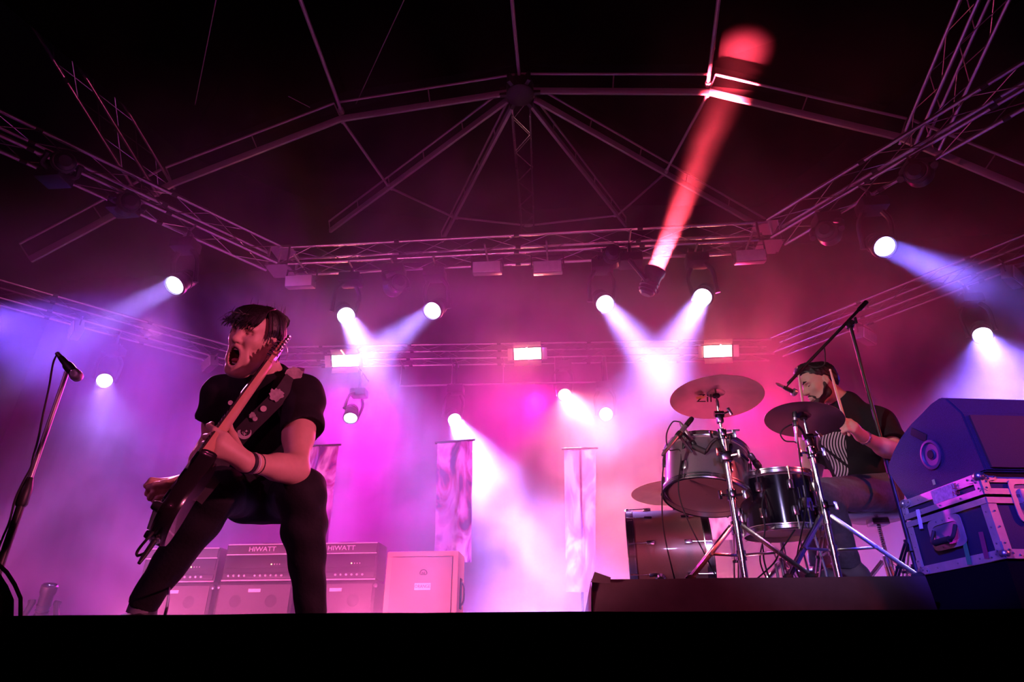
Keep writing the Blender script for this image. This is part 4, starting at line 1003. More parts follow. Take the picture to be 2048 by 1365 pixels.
# rivets along the angles of the two faces in view
def rivet(p, par): g = G(); g.sphere(p, .0036, 6); g.obj('rivet', BALL, par)
for k in range(1, 4):
    f_ = k / 4
    rivet(cp(fl_ * f_, -.003, hz_ - .017), li); rivet(cp(fl_ * f_, -.003, .017), bo); rivet(cp(fl_ * f_, -.005, zs + .016), li)
    rivet(cp(.017, -.003, zs * f_), bo); rivet(cp(fl_ - .017, -.003, zs * f_), bo)
    rivet(cp(-.003, .017, zs * f_), bo); rivet(cp(-.003, cw_ * f_, hz_ - .017), li); rivet(cp(-.003, cw_ * f_, .017), bo)
# recessed spring handle on the blue face
hc_ = cp(fl_ * .52, 0, zs * .60)
def frame_plate(c_, u_, v_, nrm_, w_, h_, b_, parent, name):
    out = []; inn = []
    for k in range(24):
        a = 2 * math.pi * k / 24; ca, sa = math.cos(a), math.sin(a); q = lambda W, H_: (math.copysign(abs(ca) ** .35, ca) * W, math.copysign(abs(sa) ** .35, sa) * H_)
        x, y = q(w_ / 2, h_ / 2); out.append(c_ + u_ * x + v_ * y); x, y = q(w_ / 2 - b_, h_ / 2 - b_); inn.append(c_ + u_ * x + v_ * y)
    g = G(); g.ring_surface([out, [p + nrm_ * .004 for p in out], [p + nrm_ * .004 for p in inn], inn], close=True); return g.obj(name, EXTR, parent)
hp_ = frame_plate(hc_ - pd * .002, fd, Z, -pd, .20, .125, .026, bo, 'handle_plate')
g = G(); g.box(hc_ - pd * .001, (.146, .004, .07), AXC); g.obj('recess', mat('recess_grey', (.20, .20, .22), .5, .5), hp_, False)
g = G(); g.tube(bez([hc_ + fd * .065 + Z * .018 - pd * .008, hc_ + fd * .066 - Z * .02 - pd * .028, hc_ + fd * .045 - Z * .034 - pd * .034, hc_ - fd * .045 - Z * .034 - pd * .034, hc_ - fd * .066 - Z * .02 - pd * .028, hc_ - fd * .065 + Z * .018 - pd * .008], 4), .0075, 8); g.tube([hc_ + fd * .045 - Z * .034 - pd * .034, hc_ - fd * .045 - Z * .034 - pd * .034], .013, 10); g.obj('grip', RUBBER, hp_)
for x in (-.04, 0, .04):
    for s_ in (-1, 1):
        g = G(); g.sphere(hc_ + fd * x + Z * (s_ * .050) - pd * .006, .004, 6); g.obj('rivet', BALL, hp_)
# butterfly latch on the red-lit face
lc_ = cp(0, .16, zs - .02)
lp = frame_plate(lc_ - fd * .002, pd, Z, -fd, .115, .165, .018, bo, 'latch_plate')
g = G(); g.box(lc_ - fd * .0005, (.003, .08, .13), AXC); g.obj('recess', mat('recess_grey', (.20, .20, .22), .5, .5), lp, False)
g = G(); g.box(lc_ - fd * .008 + Z * .02, (.010, .045, .05), AXC, .003); g.obj('hook', EXTR, lp)
g = G(); g.lathe(lc_ - fd * .004 - Z * .012, -fd, [(.020, 0), (.020, .008), (.012, .010)], 14); g.box(lc_ - fd * .014 - Z * .012, (.006, .045, .014), AXC, .002); g.obj('butterfly', EXTR, lp)
# tape and sticker
g = G(); g.box(cp(fl_ * .42, -.0042, hz_ - .030), (.14, .0015, .055), AXC); st = g.obj('sticker', PATCH, li, False)
text_mesh('sticker_print', 'LE', .028, cp(fl_ * .27, -.0060, hz_ - .018), -fd, Z, .0005, mat('sticker_red', (.25, .03, .05), .6), st); text_mesh('sticker_print', 'NG', .028, cp(fl_ * .27, -.0060, hz_ - .044), -fd, Z, .0005, MATS['sticker_red'], st)
for a, b, c_, hgt, nm, m_ in ((.80, -.005, zs - .01, .08, 'tape_white', mat('tape_white', (.7, .68, .72), .6)), (.36, -.005, .045, .085, 'tape_green', mat('tape_green', (.05, .35, .12), .6)), (.16, -.005, .06, .095, 'tape_red', mat('tape_red', (.30, .04, .10), .6))):
    g = G(); g.box(cp(fl_ * a, b, c_), (.022, .0015, hgt), (fd + Z * .12, pd, Z - fd * .12)); g.obj('tape', m_, bo, False)
# wedge monitor on the case
prof_px = [(1812, 995), (1777, 948), (1775, 931), (1786, 902), (1800, 875), (1818, 851), (1839, 830), (1860, 808), (1878, 796), (1891, 797), (1923, 826), (1971, 938)]
pn_ = pd; p00 = cp(0, .012, 0)
def on_side(x, y):
    r_ = ray(x, y); return CP + r_ * ((p00 - CP).dot(pn_) / r_.dot(pn_))
wp = [on_side(*q) for q in prof_px]; zb = hz_ + PZ + .001
wp[0].z = zb; wp[-1].z = zb; wp[-1] = V((wp[-1].x, wp[-1].y, zb))
wlen = .74
t = thing('wedge_monitor', 'wedge monitor with blue-lit carpeted side resting on the flight case', 'monitor speaker', (wp[-1] + wp[0]) / 2 + pd * .3)
CARP2 = mat('monitor_carpet', (.034, .030, .075), .9, 0, .7, 350, .6); GRIL3 = mat('monitor_grille', (.07, .035, .03), .75, 0, .3, 400, .4)
g = G(); g.prism(wp, pd * wlen); bo2 = g.obj('cabinet', CARP2, t, False)
bm = bmesh.new(); bm.from_mesh(bo2.data); bmesh.ops.bevel(bm, geom=list(bm.edges), offset=.006, segments=2, affect='EDGES'); bm.to_mesh(bo2.data); bm.free()
fa, fb2 = wp[-2], wp[-1]; fu = (fb2 - fa).normalized(); fn = fu.cross(pd).normalized(); fn = fn if fn.dot(CP - fa) > 0 else -fn
fn_out = fn
if (fa + fn * .1 - (sum(wp, V()) / len(wp))).length < (fa - (sum(wp, V()) / len(wp))).length: fn_out = -fn
g = G(); g.box((fa + fb2) / 2 + pd * (wlen / 2) + fn_out * .004, ((fb2 - fa).length * .90, wlen * .94, .012), (fu, pd, fn_out), .003); g.obj('grille', GRIL3, t)
sc_ = on_side(1863, 910); 
g = G(); g.lathe(sc_ - pd * .000, -pd, [(.062, -.004), (.062, .006), (.052, .008), (.046, .002), (.024, .001), (.022, .004), (.0, .004)], 32); sk = g.obj('socket_ring', mat('socket_blue', (.045, .04, .10), .5), t)
g = G(); g.lathe(sc_ - pd * .004, -pd, [(.020, 0), (.018, .003), (.0, .003)], 20); g.obj('socket_hole', BLACK, sk)
for s_, k in ((1, (1838, 870)),):
    q = on_side(*k); g = G(); g.box(q - pd * .001, (.10, .006, .034), (V((fd.x, fd.y, .75)).normalized(), pd, pd.cross(V((fd.x, fd.y, .75)).normalized())), .004); g.obj('side_handle', BLACK, t)
g = G(); q = on_side(1868, 965); g.box(q - pd * .0, (.016, .003, .022), AXC); g.obj('tape', mat('tape_bright_green', (.08, .60, .15), .5), t, False)
# black wedge at the stage edge on the far side
t = thing('wedge_monitor', 'black curved wedge monitor on the floor at the stage edge by the microphone', 'monitor speaker', U(-80, 1290, 1.3))
wq = [U(x, y, 1.25) for x, y in ((-260, 1300), (-260, 1120), (-150, 1098), (-60, 1112), (-20, 1128), (0, 1147), (16, 1172), (28, 1200), (36, 1232), (40, 1260), (42, 1300))]
for p in wq:
    if p.z < .03: p.z = .004
wdv = V((U(30, 1230, 1.25).x / 1.25 * .46, .42, 0)); g = G(); g.prism(wq, wdv); g.obj('cabinet', BLACKP, t, False)
g = G(); g.prism([p + (V((wq[0].x + .12, 1.25, .08)) - p) * .18 + V((0, -.006, 0)) for p in wq], (0, .008, 0)); g.obj('side_plate', BLACK, t, False)
g = G(); g.tube([p + V((.003, .012, .003)) for p in wq[1:]], .004, 6); g.obj('edge_trim', RUBBER, t)
# singer microphone stand
mt = U(137, 736, 2.05); mb = V((mt.x, mt.y, 0))
t = thing('microphone_stand', 'upright microphone stand at the stage edge in front of the guitarist', 'microphone stand', mb)
g = G(); g.lathe(mb, (0, 0, 1), [(.13, 0), (.13, .012), (.115, .02), (.03, .026), (.018, .05)], 32); g.obj('base', BLACKP, t)
zc = U(36, 985, 2.05).z
g = G(); g.cyl(mb + V((0, 0, .03)), V((mb.x, mb.y, zc)), .0125, n=14); g.obj('lower_tube', BLACKP, t)
g = G(); g.lathe((mb.x, mb.y, zc - .05), (0, 0, 1), [(.014, 0), (.0185, .008), (.0185, .06), (.013, .085), (.010, .10)], 16); g.obj('clutch', BLACKP, t)
g = G(); g.cyl((mb.x, mb.y, zc), mt, .0085, n=12); g.obj('upper_tube', STEEL, t)
m0, m1 = U(122, 716, 2.05), U(160, 760, 2.02); md_ = (m1 - m0).normalized()
g = G(); g.lathe(m0 + (m1 - m0) * .35, md_, [(.017, 0), (.018, .02), (.0165, .05)], 14); g.cyl(mt, m0 + (m1 - m0) * .45, .008, n=10); g.obj('clip', BLACKP, t)
t2 = thing('microphone', 'vocal microphone with ball grille in the clip of the upright stand', 'microphone', m0, 'vocal microphones')
L_ = (m1 - m0).length
g = G(); g.lathe(m0, md_, [(.010, 0), (.0115, .01), (.013, L_ * .4), (.0165, L_ * .66), (.0175, L_ * .70)], 18); g.obj('handle', MICB if True else None, t2)
g = G(); g.lathe(m0 + md_ * (L_ * .70), md_, [(.0175, 0), (.020, .008), (.0215, .020), (.0195, .034), (.012, .043), (.002, .046)], 18); g.obj('ball_grille', mat('mic_mesh', (.55, .53, .55), .35, .9, .5, 900, .4), t2)
g = G(); g.lathe(m0 + md_ * (L_ * .70 - .002), md_, [(.0185, 0), (.0195, .003), (.0185, .006)], 18); g.obj('ring', CHROME, t2)
g = G(); k0 = m0 - md_ * .035; g.cyl(m0, k0, .0095, .008, 12); g.obj('connector', STEEL, t2)
cz = [k0, U(106, 728, 2.04), U(98, 775, 2.04), U(86, 830, 2.035), U(76, 880, 2.035), U(66, 915, 2.03), U(62, 935, 2.03), U(46, 965, 2.03), U(30, 1000, 2.03), U(20, 1040, 2.03), U(8, 1070, 2.04), U(-30, 1150, 2.05), V((mb.x - .03, mb.y - .12, .02)), V((mb.x - .3, mb.y - .1, .006))]
g = G(); g.tube(bez(cz, 6), .0034, 6); g.obj('cable', RUBBER, t2)
# ------------------------------------------------------------------ people
SKIN = mat('skin', (0.62, 0.40, 0.31), 0.48, 0, 0.10, 60, 0.05, spec=.4)
SKIN2 = SKIN
TEE = mat('black_tshirt', (0.014, 0.012, 0.016), 0.85, 0, .3, 40, .1, spec=.25)
JEAN = mat('black_jeans', (0.012, 0.011, 0.015), 0.8, 0, .3, 80, .15, spec=.3)
HAIR = mat('dark_hair', (0.012, 0.008, 0.008), 0.42, 0, .4, 120, .3)
MOUTH = mat('mouth_inside', (0.10, 0.015, 0.02), 0.5)
TOOTH = mat('teeth', (0.75, 0.70, 0.62), 0.3)
TONGUE = mat('tongue', (0.45, 0.12, 0.12), 0.4)
def nv(v): return np.array([v.x, v.y, v.z])

def head(s, c, f, u, h, k=.012, mouth_open=0.0, brow=0.0, nose_scale=1.0):
    """sculpt a head of height h (chin to crown) at c (middle), facing f, up u; returns frame"""
    f = V(f).normalized(); u = (V(u) - f * V(u).dot(f)).normalized(); l = u.cross(f)
    ax = (f, l, u); S = h / .235
    def P(x, y, z): return nv(c + f * (x * S) + l * (y * S) + u * (z * S))
    j = mouth_open
    E = lambda p, r, **kw: s.ell(P(*p), np.array(r) * S, ax, **kw)
    E((-.012, 0, .040), (.098, .078, .080), k=.01)                       # cranium
    E((.030, 0, .000), (.070, .064, .080), k=.03)                        # face mass
    E((.040, 0, .055), (.058, .062, .045), k=.03)                        # forehead
    E((.038, 0, -.062 - .030 * j), (.052, .054, .046), k=.035)           # jaw
    E((.068, 0, -.100 - .040 * j), (.026, .030, .020), k=.025)           # chin
    for q in (-1, 1):
        s.cap(P(-.005, q * .060, -.040 - .01 * j), P(.055, q * .034, -.092 - .038 * j), .020 * S, .018 * S, k=.03)   # jaw line
        E((.062, q * .042, -.018), (.026, .022, .022), k=.022)           # cheekbone
        E((.080, q * .028, .026), (.020, .027, .010), k=.012)            # brow ridge
        E((.094, q * .031, .010), (.016, .019, .012), k=.010, sub=True)  # eye socket
        E((.074, q * .031, .008), (.0165, .0165, .0150), k=.003)         # eyelid
        E((.083, q * .031, .006), (.008, .015, .0016), k=.003, sub=True) # lid line
        E((-.006, q * .079, -.002), (.017, .008, .030), k=.006)          # ear
        E((.000, q * .087, .004), (.009, .006, .017), k=.003, sub=True)
        E((.000, q * .080, -.026), (.008, .006, .008), k=.004)
    s.cap(P(.088, 0, .022), P(.113, 0, -.020), .0095 * S, .0125 * S * nose_scale, k=.014)  # nose
    E((.112, 0, -.024), (.0135, .0135, .0110), k=.008)
    for q in (-1, 1): E((.100, q * .0125, -.027), (.0115, .0085, .0085), k=.005)
    for q in (-1, 1): E((.106, q * .0075, -.0355), (.005, .0035, .004), k=.002, sub=True)
    if j > 0:
        mz = -.062 - .022 * j
        E((.072, 0, mz), (.040, .030 + .004 * j, .036 * j + .004), k=.020)
        E((.098, 0, mz), (.050, .0235, .034 * j), k=.006, sub=True)
        pts = []
        for i in range(13):
            a = 2 * math.pi * i / 12; pts.append(P(.1015 - .016 * abs(math.cos(a)) ** 2 - (.010 * j if math.sin(a) < 0 else 0) * abs(math.sin(a)), .0275 * math.cos(a), mz + (.036 * j + .002) * math.sin(a)))
        for i in range(12): s.cap(pts[i], pts[i + 1], .0062 * S, k=.005)
        for q in (-1, 1): s.cap(P(.085, q * .033, -.026), P(.073, q * .047, -.075 - .02 * j), .0025 * S, .002 * S, k=.022)   # cheek fold
    else:
        s.cap(P(.098, -.020, -.060), P(.104, 0, -.056), .0050 * S, .0062 * S, k=.008); s.cap(P(.104, 0, -.056), P(.098, .020, -.060), .0062 * S, .0050 * S, k=.008)
        s.cap(P(.096, -.018, -.070), P(.101, 0, -.071), .0055 * S, .0070 * S, k=.008); s.cap(P(.101, 0, -.071), P(.096, .018, -.070), .0070 * S, .0055 * S, k=.008)
        E((.108, 0, -.0640), (.010, .022, .0012), k=.003, sub=True)
    return P, (f, l, u), S

def finger(s, root, d1, curl_axis, lens, bends, r, k=.004):
    p = V(root); d = V(d1).normalized(); pts = [nv(p)]
    for L, b in zip(lens, bends):
        d = Matrix.Rotation(b, 3, V(curl_axis)) @ d; p = p + d * L; pts.append(nv(p))
    rs = [r * 1.08, r * 1.0, r * .92, r * .80][:len(pts)]
    s.chain(pts, rs, k); return pts

def person(name_loc, label):
    return thing('person', label, 'person', name_loc)
# ---- the guitarist: feet wide apart in a low crouch, leaning forward, mouth wide open
def J(x, y, Y): return nv(U(x, y, Y))
SG = person((-1.1, 2.05, 0), 'screaming guitarist in black t-shirt and skinny black jeans crouching with legs apart')
vh = V((-.48, .876, 0)).normalized(); rh = V((vh.y, -vh.x, 0))
A = dict(P=J(530, 978, 2.36), hipA=J(497, 985, 2.34), hipB=J(568, 985, 2.34), kneeA=J(437, 985, 2.0), ankA=J(287, 1206, 2.10), kneeB=J(603, 988, 2.0), ankB=J(623, 1228, 2.16),
         waist=J(532, 925, 2.28), chest=J(528, 850, 2.13), Nb=J(533, 768, 2.01), shA=J(447, 792, 2.06), shB=J(603, 795, 2.02),
         elA=J(424, 893, 2.18), wrA=J(372, 964, 2.02), elB=J(592, 940, 1.93), wrB=J(490, 925, 1.72))
hc = U(512, 679, 1.88); ff = -rh * math.cos(R(50)) - vh * math.sin(R(50)) + V((0, 0, -.26)); uu = V((0, 0, 1)) - vh * .45 + rh * .02
B = Sculpt()
HP, HF, HS = head(B, hc, ff, uu, .205, mouth_open=1.12, nose_scale=1.05)
skull = HP(-.03, 0, -.055)
B.cap(HP(-.035, 0, -.04), A['Nb'], .055, .060, k=.03)
B.cap(HP(-.01, .045, -.07), A['Nb'] + np.array([.03, -.03, .0]), .018, .016, k=.03)
B.cap(A['Nb'], A['shA'], .05, .045, k=.03); B.cap(A['Nb'], A['shB'], .05, .045, k=.03)
B.cap(A['Nb'], A['chest'], .06, .095, k=.04); B.cap(A['chest'], A['waist'], .095, .085, k=.04); B.cap(A['waist'], A['P'], .085, .09, k=.04)
B.cap(A['hipA'], A['kneeA'], .065, .05, k=.03); B.cap(A['kneeA'], A['ankA'], .045, .032, k=.03)
B.cap(A['hipB'], A['kneeB'], .065, .05, k=.03); B.cap(A['kneeB'], A['ankB'], .045, .032, k=.03)
def limb(s, a, b, c, r):          # upper arm / forearm with muscle bellies
    s.cap(a, b, r[0], r[1], k=.03); m = a + (b - a) * .45; s.cap(a + (b - a) * .25, m + (b - a) * .12, r[0] * 1.04, r[0] * .98, k=.03)
    s.cap(b, c, r[1], r[2], k=.02); s.cap(b + (c - b) * .12, b + (c - b) * .38, r[1] * 1.06, r[1] * .98, k=.03)
limb(B, A['shA'], A['elA'], A['wrA'], (.047, .040, .027))
limb(B, A['shB'], A['elB'], A['wrB'], (.050, .039, .027))
# fretting hand closing round the neck
kn = [(449, 872, 1.652), (441, 883, 1.648), (435, 895, 1.648), (431, 907, 1.652)]
K = [J(*q) for q in kn]
for q, p in enumerate(K): B.cap(A['wrB'] + (K[0] - A['wrB']) * .12, p, .019, .0125, k=.014)
B.cap(A['wrB'], (K[1] + K[2]) / 2, .024, .019, k=.015)
fing = [[(449, 872, 1.652), (429, 861, 1.635), (418, 853, 1.655), (424, 848, 1.69)], [(441, 883, 1.648), (420, 873, 1.632), (411, 874, 1.655), (420, 872, 1.69)],
        [(435, 895, 1.648), (415, 887, 1.632), (408, 889, 1.655), (418, 888, 1.69)], [(431, 907, 1.652), (413, 901, 1.638), (408, 905, 1.66), (418, 905, 1.685)]]
for q, fp in enumerate(fing): B.chain([J(*p) for p in fp], [.0100, .0094, .0088, .0076] if q < 3 else [.009, .0083, .0078, .007], k=.004)
B.chain([J(478, 905, 1.70), J(465, 872, 1.71), J(457, 853, 1.715), J(453, 842, 1.70)], [.017, .0125, .0105, .0085], k=.008)
# picking hand, loosely curled
W0 = A['wrA']; pk = [J(327, 964, 1.95), J(322, 975, 1.935), J(325, 986, 1.93), J(332, 994, 1.935)]
B.cap(W0, J(340, 976, 1.965), .024, .026, k=.015)
for p in pk: B.cap(W0 + (p - W0) * .25, p, .018, .0125, k=.014)
pf = [[pk[0], J(303, 961, 1.93), J(293, 972, 1.935), J(301, 982, 1.95)], [pk[1], J(300, 975, 1.912), J(295, 988, 1.925), J(306, 994, 1.945)],
      [pk[2], J(306, 987, 1.908), J(300, 997, 1.925), J(312, 1001, 1.945)], [pk[3], J(315, 997, 1.915), J(309, 1003, 1.93), J(320, 1003, 1.945)]]
for q, fp in enumerate(pf): B.chain(fp, [.0100, .0094, .0088, .0078] if q < 3 else [.009, .0083, .0078, .007], k=.004)
B.chain([J(352, 964, 1.97), J(330, 968, 1.915), J(310, 972, 1.905), J(298, 976, 1.91)], [.016, .0125, .011, .009], k=.007)
vt, fc = B.build(.0042)
def mouth_faces(vt, fc, PP, FR, SS, c_, r_):
    q = (vt[fc].mean(1) - PP(*c_)) @ np.array([list(a) for a in FR]).T / (np.array(r_) * SS); return (np.linalg.norm(q, axis=1) < 1).astype(int)
body = put('body', np_mesh('body', vt, fc, [SKIN, MOUTH], mouth_faces(vt, fc, HP, HF, HS, (.090, 0, -.0866), (.048, .0228, .0350))), SG)
# mouth
g = G()
for i in range(8):
    a = (i - 3.5) / 3.5; g.box(HP(.092 - .016 * a * a, .021 * a, -.0555), (.006, .0062, .010), HF, .001)
g.obj('upper_teeth', TOOTH, body)
g = G()
for i in range(8):
    a = (i - 3.5) / 3.5; g.box(HP(.082 - .014 * a * a, .019 * a, -.1085), (.006, .0056, .008), HF, .001)
g.obj('lower_teeth', TOOTH, body)
g = G(); g.sphere(HP(.072, 0, -.101), .017, 12, (1.2, 1.0, .55), HF); g.obj('tongue', TONGUE, body)
for q in (-1, 1):
    s = Sculpt(); s.chain([HP(.099, q * .012, .022), HP(.096, q * .030, .029), HP(.080, q * .046, .026)], [.003, .0045, .002], k=.004)
    v_, f_ = s.build(.002, .01); put('eyebrow', np_mesh('eyebrow', v_, f_, HAIR), SG)
# hair: shaggy crop with a wet fringe
H = Sculpt()
H.ell(HP(-.018, 0, .050), np.array((.104, .086, .082)) * HS, HF, k=.01)
H.ell(HP(-.055, 0, .010), np.array((.066, .079, .075)) * HS, HF, k=.02)
H.ell(HP(-.060, 0, -.045), np.array((.040, .060, .038)) * HS, HF, k=.02)
H.ell(HP(.084, 0, -.050), np.array((.085, .10, .082)) * HS, HF, k=.006, sub=True)
for q in (-1, 1): H.ell(HP(.006, q * .085, -.010), np.array((.026, .020, .042)) * HS, HF, k=.004, sub=True)
rnd = random.Random(5)
hn = np.array(HF[0])
def strandy(P):
    q = P - HP(0, 0, .05); a = np.arctan2(q @ np.array(HF[1]), q @ np.array(HF[2])); return .0010 * np.sin(a * 60 + 3 * np.sin(q @ hn * 40))
vt, fc = H.build(.0036, .02, strandy)
put('hair', np_mesh('hair', vt, fc, HAIR), SG)
g = G()
def strand(pts, r): 
    p_ = bez([HP(*q) for q in pts], 3); n_ = len(p_); g.tube(p_, [r * (1 - .75 * (k / (n_ - 1)) ** 1.5) for k in range(n_)], 5)
for i in range(110):
    y0 = rnd.uniform(-.074, .074); sw = -rnd.uniform(.004, .026); dz = rnd.uniform(-.016, .022); pr = rnd.uniform(-.002, .008)
    strand([(-.02, y0 * .5, .134), (.058, y0 * .90, .122 - 3 * y0 * y0), (.099 - 4.5 * y0 * y0, y0, .078), (.109 - 4.5 * y0 * y0 + pr, y0 * 1.02 + sw * .6, .050), (.110 - 4.5 * y0 * y0 + pr * 1.6, y0 * 1.02 + sw * 1.5, .036 + dz * 1.2)], rnd.uniform(.0026, .0046))
for q in (-1, 1):
    for i in range(60):
        x0 = rnd.uniform(-.095, .052); ze = .018 if -.028 < x0 < .022 else (rnd.uniform(-.012, .01) if x0 > 0 else rnd.uniform(-.075, -.045)); yy = .088 if x0 > -.05 else .088 - (-.05 - x0) * 1.1
        strand([(x0 * .5, q * .03, .132), (x0 * .9, q * .066, .105), (x0, q * yy, .05), (x0 - .004, q * yy * .99, (.05 + ze) / 2), (x0 - rnd.uniform(-.004, .010), q * yy * .97, ze)], rnd.uniform(.003, .005))
for i in range(16):
    y0 = rnd.uniform(-.06, .05); strand([(.085, y0, .078), (.112, y0 - .005, .078), (.135 + rnd.uniform(-.02, .03), y0 - rnd.uniform(-.03, .03), .055 + rnd.uniform(-.03, .05))], .0014)
for i in range(9):
    y0 = rnd.uniform(-.05, .06); x0 = rnd.uniform(-.07, .03); strand([(x0, y0, .125), (x0 + .002, y0, .140), (x0 + rnd.uniform(-.008, .01), y0, .150 + rnd.uniform(0, .018))], .0012)
g.obj('hair_strands', HAIR, SG, kind='stuff')
# t-shirt
T = Sculpt(); dn = (A['chest'] - A['Nb']); 
T.cap(A['Nb'] + dn * .05, A['chest'], .088, .122, k=.05, flat=(vh, .86)); T.cap(A['chest'], A['waist'], .124, .122, k=.05, flat=(vh, .86)); T.cap(A['waist'], A['waist'] + (A['P'] - A['waist']) * .6, .122, .128, k=.04)
T.cap(A['Nb'], A['shA'], .062, .066, k=.045); T.cap(A['Nb'], A['shB'], .062, .066, k=.045)
eA = A['shA'] + (A['elA'] - A['shA']) * .30 + np.array([-.012, 0, -.012]); eB = A['shB'] + (A['elB'] - A['shB']) * .42 + np.array([.012, 0, 0])
T.cap(A['shA'], eA + (eA - A['shA']) * .3, .068, .066, k=.05); T.cap(A['shB'], eB + (eB - A['shB']) * .3, .072, .070, k=.05)
for e_, s_ in ((eA, A['shA']), (eB, A['shB'])):
    n_ = V(e_ - s_).normalized(); T.ell(e_ + np.array(n_) * .085, (.085, .10, .10), frame(n_)[::-1] if False else (n_, *frame(n_)[:2]), k=.004, sub=True)
nk = A['Nb'] + (HP(-.035, 0, -.04) - A['Nb']) * .62
T.ell(nk, (.070, .070, .055), k=.006, sub=True)
vt, fc = T.build(.0055, .03, folds(.0045, 42, [(1, .3, .8), (-.7, .2, 1), (.2, .1, 1)], 3))
tee = put('t_shirt', np_mesh('t_shirt', vt, fc, TEE), SG)
# jeans
Q = Sculpt()
Q.cap(A['waist'] + (A['P'] - A['waist']) * .45, A['P'], .118, .125, k=.04); Q.cap(A['hipA'], A['hipB'], .112, .112, k=.04)
for h_, k_, a_ in (('hipA', 'kneeA', 'ankA'), ('hipB', 'kneeB', 'ankB')):
    Q.cap(A[h_], A[k_], .098, .074, k=.03); kk = A[k_] + (A[a_] - A[k_]) * .28
    Q.cap(A[k_], kk, .072, .066, k=.03); Q.cap(kk, A[a_], .066, .047, k=.03); Q.ell(A[k_] + np.array([0, -.01, .012]), (.066, .064, .066), k=.03)
for a_, k_ in (('ankA', 'kneeA'), ('ankB', 'kneeB')):
    n_ = V(A[a_] - A[k_]).normalized(); Q.ell(A[a_] + np.array(n_) * .055, (.06, .07, .07), (n_, *frame(n_)[:2]), k=.004, sub=True)
vt, fc = Q.build(.006, .03, folds(.0035, 60, [(.1, .2, 1), (.3, .8, .9), (-.4, .3, 1)], 8))
put('jeans', np_mesh('jeans', vt, fc, JEAN), SG)
# shoes
SHOE = mat('black_shoe', (0.015, 0.013, 0.016), 0.5); SOLE = mat('white_sole', (0.55, 0.52, 0.55), 0.6); SOCK = mat('grey_sock', (.16, .15, .19), .8)
def shoe(owner, ank, toe_dir, m=SHOE, sole=SOLE, z0=0.0):
    d = V((toe_dir[0], toe_dir[1], 0)).normalized(); l = V((-d.y, d.x, 0)); a = V((ank[0], ank[1], z0)); sh = Sculpt()
    q = lambda x, y, z: nv(a + d * x + l * y + V((0, 0, z)))
    sh.cap(q(-.045, 0, .045), q(.10, 0, .040), .040, .038, k=.03); sh.cap(q(.10, 0, .038), q(.165, .006, .032), .040, .026, k=.03); sh.cap(q(-.03, 0, .06), q(-.01, 0, .105), .040, .043, k=.03)
    sh.plane_cut(q(0, 0, .014), (0, 0, -1), q(0, 0, 0) - .3, q(0, 0, 0) + .3)
    v_, f_ = sh.build(.005, .02); o = put('shoe', np_mesh('shoe', v_, f_, m), owner)
    g = G(); out = []
    for i in range(24):
        t = 2 * math.pi * i / 24; x = .055 + .135 * math.cos(t); w_ = .043 * (1 - .18 * math.cos(t)); out.append(a + d * x + l * (w_ * math.sin(t)))
    g.prism([p + V((0, 0, .001)) for p in out], (0, 0, .022)); g.obj('sole', sole, o)
    for i in range(4):
        g = G(); g.tube(bez([q(.02 + .022 * i, -.028, .078 - .006 * i), q(.025 + .022 * i, 0, .088 - .007 * i), q(.02 + .022 * i, .028, .078 - .006 * i)], 3), .003, 5); g.obj('lace', sole, o)
    return o
shoe(SG, A['ankA'], (-rh * .25 - vh * .95)); shoe(SG, A['ankB'], (rh * .25 - vh * .95))
g = G(); aA = V(A['ankA']); g.cyl(aA + V((-.006, 0, -.035)), aA + V((.004, 0, .02)), .040, .042, 16); g.obj('sock', SOCK, SG)
# wrist bands on the fretting arm
BAND = mat('dark_wristband', (0.02, .015, .02), .5); WB = mat('wristband_white', (.7, .66, .68), .6)
wd = V(A['elB'] - A['wrB']).normalized()
for q, (m_, r_, wdt) in enumerate(((BAND, .0315, .016), (WB, .032, .007), (BAND, .031, .006))):
    c_ = V(A['wrB']) + wd * (.008 + .019 * q); g = G(); g.lathe(c_, wd, [(r_ - .003, 0), (r_, .002), (r_, wdt - .002), (r_ - .003, wdt)], 20); g.obj('wristband', m_, SG)
# chest print: pale crescent, and pale shoulder patch
PRT = mat('pale_print', (.50, .44, .46), .8, 0, .4, 90)
# ---- the drummer: seated, turned towards the kit, looking down at the cymbal
DR = person((1.6, 3.7, RZ), 'bearded drummer in black t-shirt with striped print seated at the drum kit')
dv = V((.397, .918, 0)); dr = V((dv.y, -dv.x, 0))
DJ = dict(P=J(1748, 975, 3.74), hipL=J(1758, 985, 3.66), hipR=J(1738, 985, 3.84), kneeL=J(1652, 990, 3.36), ankL=J(1697, 1128, 3.46), kneeR=J(1628, 995, 3.80), ankR=J(1640, 1130, 3.84),
          waist=J(1718, 934, 3.70), chest=J(1697, 878, 3.67), Nb=J(1690, 812, 3.66), shL=J(1757, 848, 3.55), shR=J(1655, 852, 3.84), elL=J(1793, 908, 3.40), wrL=J(1722, 872, 3.24), elR=J(1624, 958, 3.93), wrR=J(1611, 888, 3.74))
dc = U(1640, 770, 3.62); df = -dr * math.cos(R(28)) - dv * math.sin(R(28)) + V((0, 0, -.34)); du = V((0, 0, 1)) - dv * .05 - dr * .10
B = Sculpt(); DP, DF, DS = head(B, dc, df, du, .232)
B.cap(DP(-.03, 0, -.05), DJ['Nb'], .055, .060, k=.03)
B.cap(DJ['Nb'], DJ['shL'], .05, .048, k=.03); B.cap(DJ['Nb'], DJ['shR'], .05, .048, k=.03)
B.cap(DJ['Nb'], DJ['chest'], .065, .10, k=.04); B.cap(DJ['chest'], DJ['waist'], .10, .095, k=.04); B.cap(DJ['waist'], DJ['P'], .095, .10, k=.04)
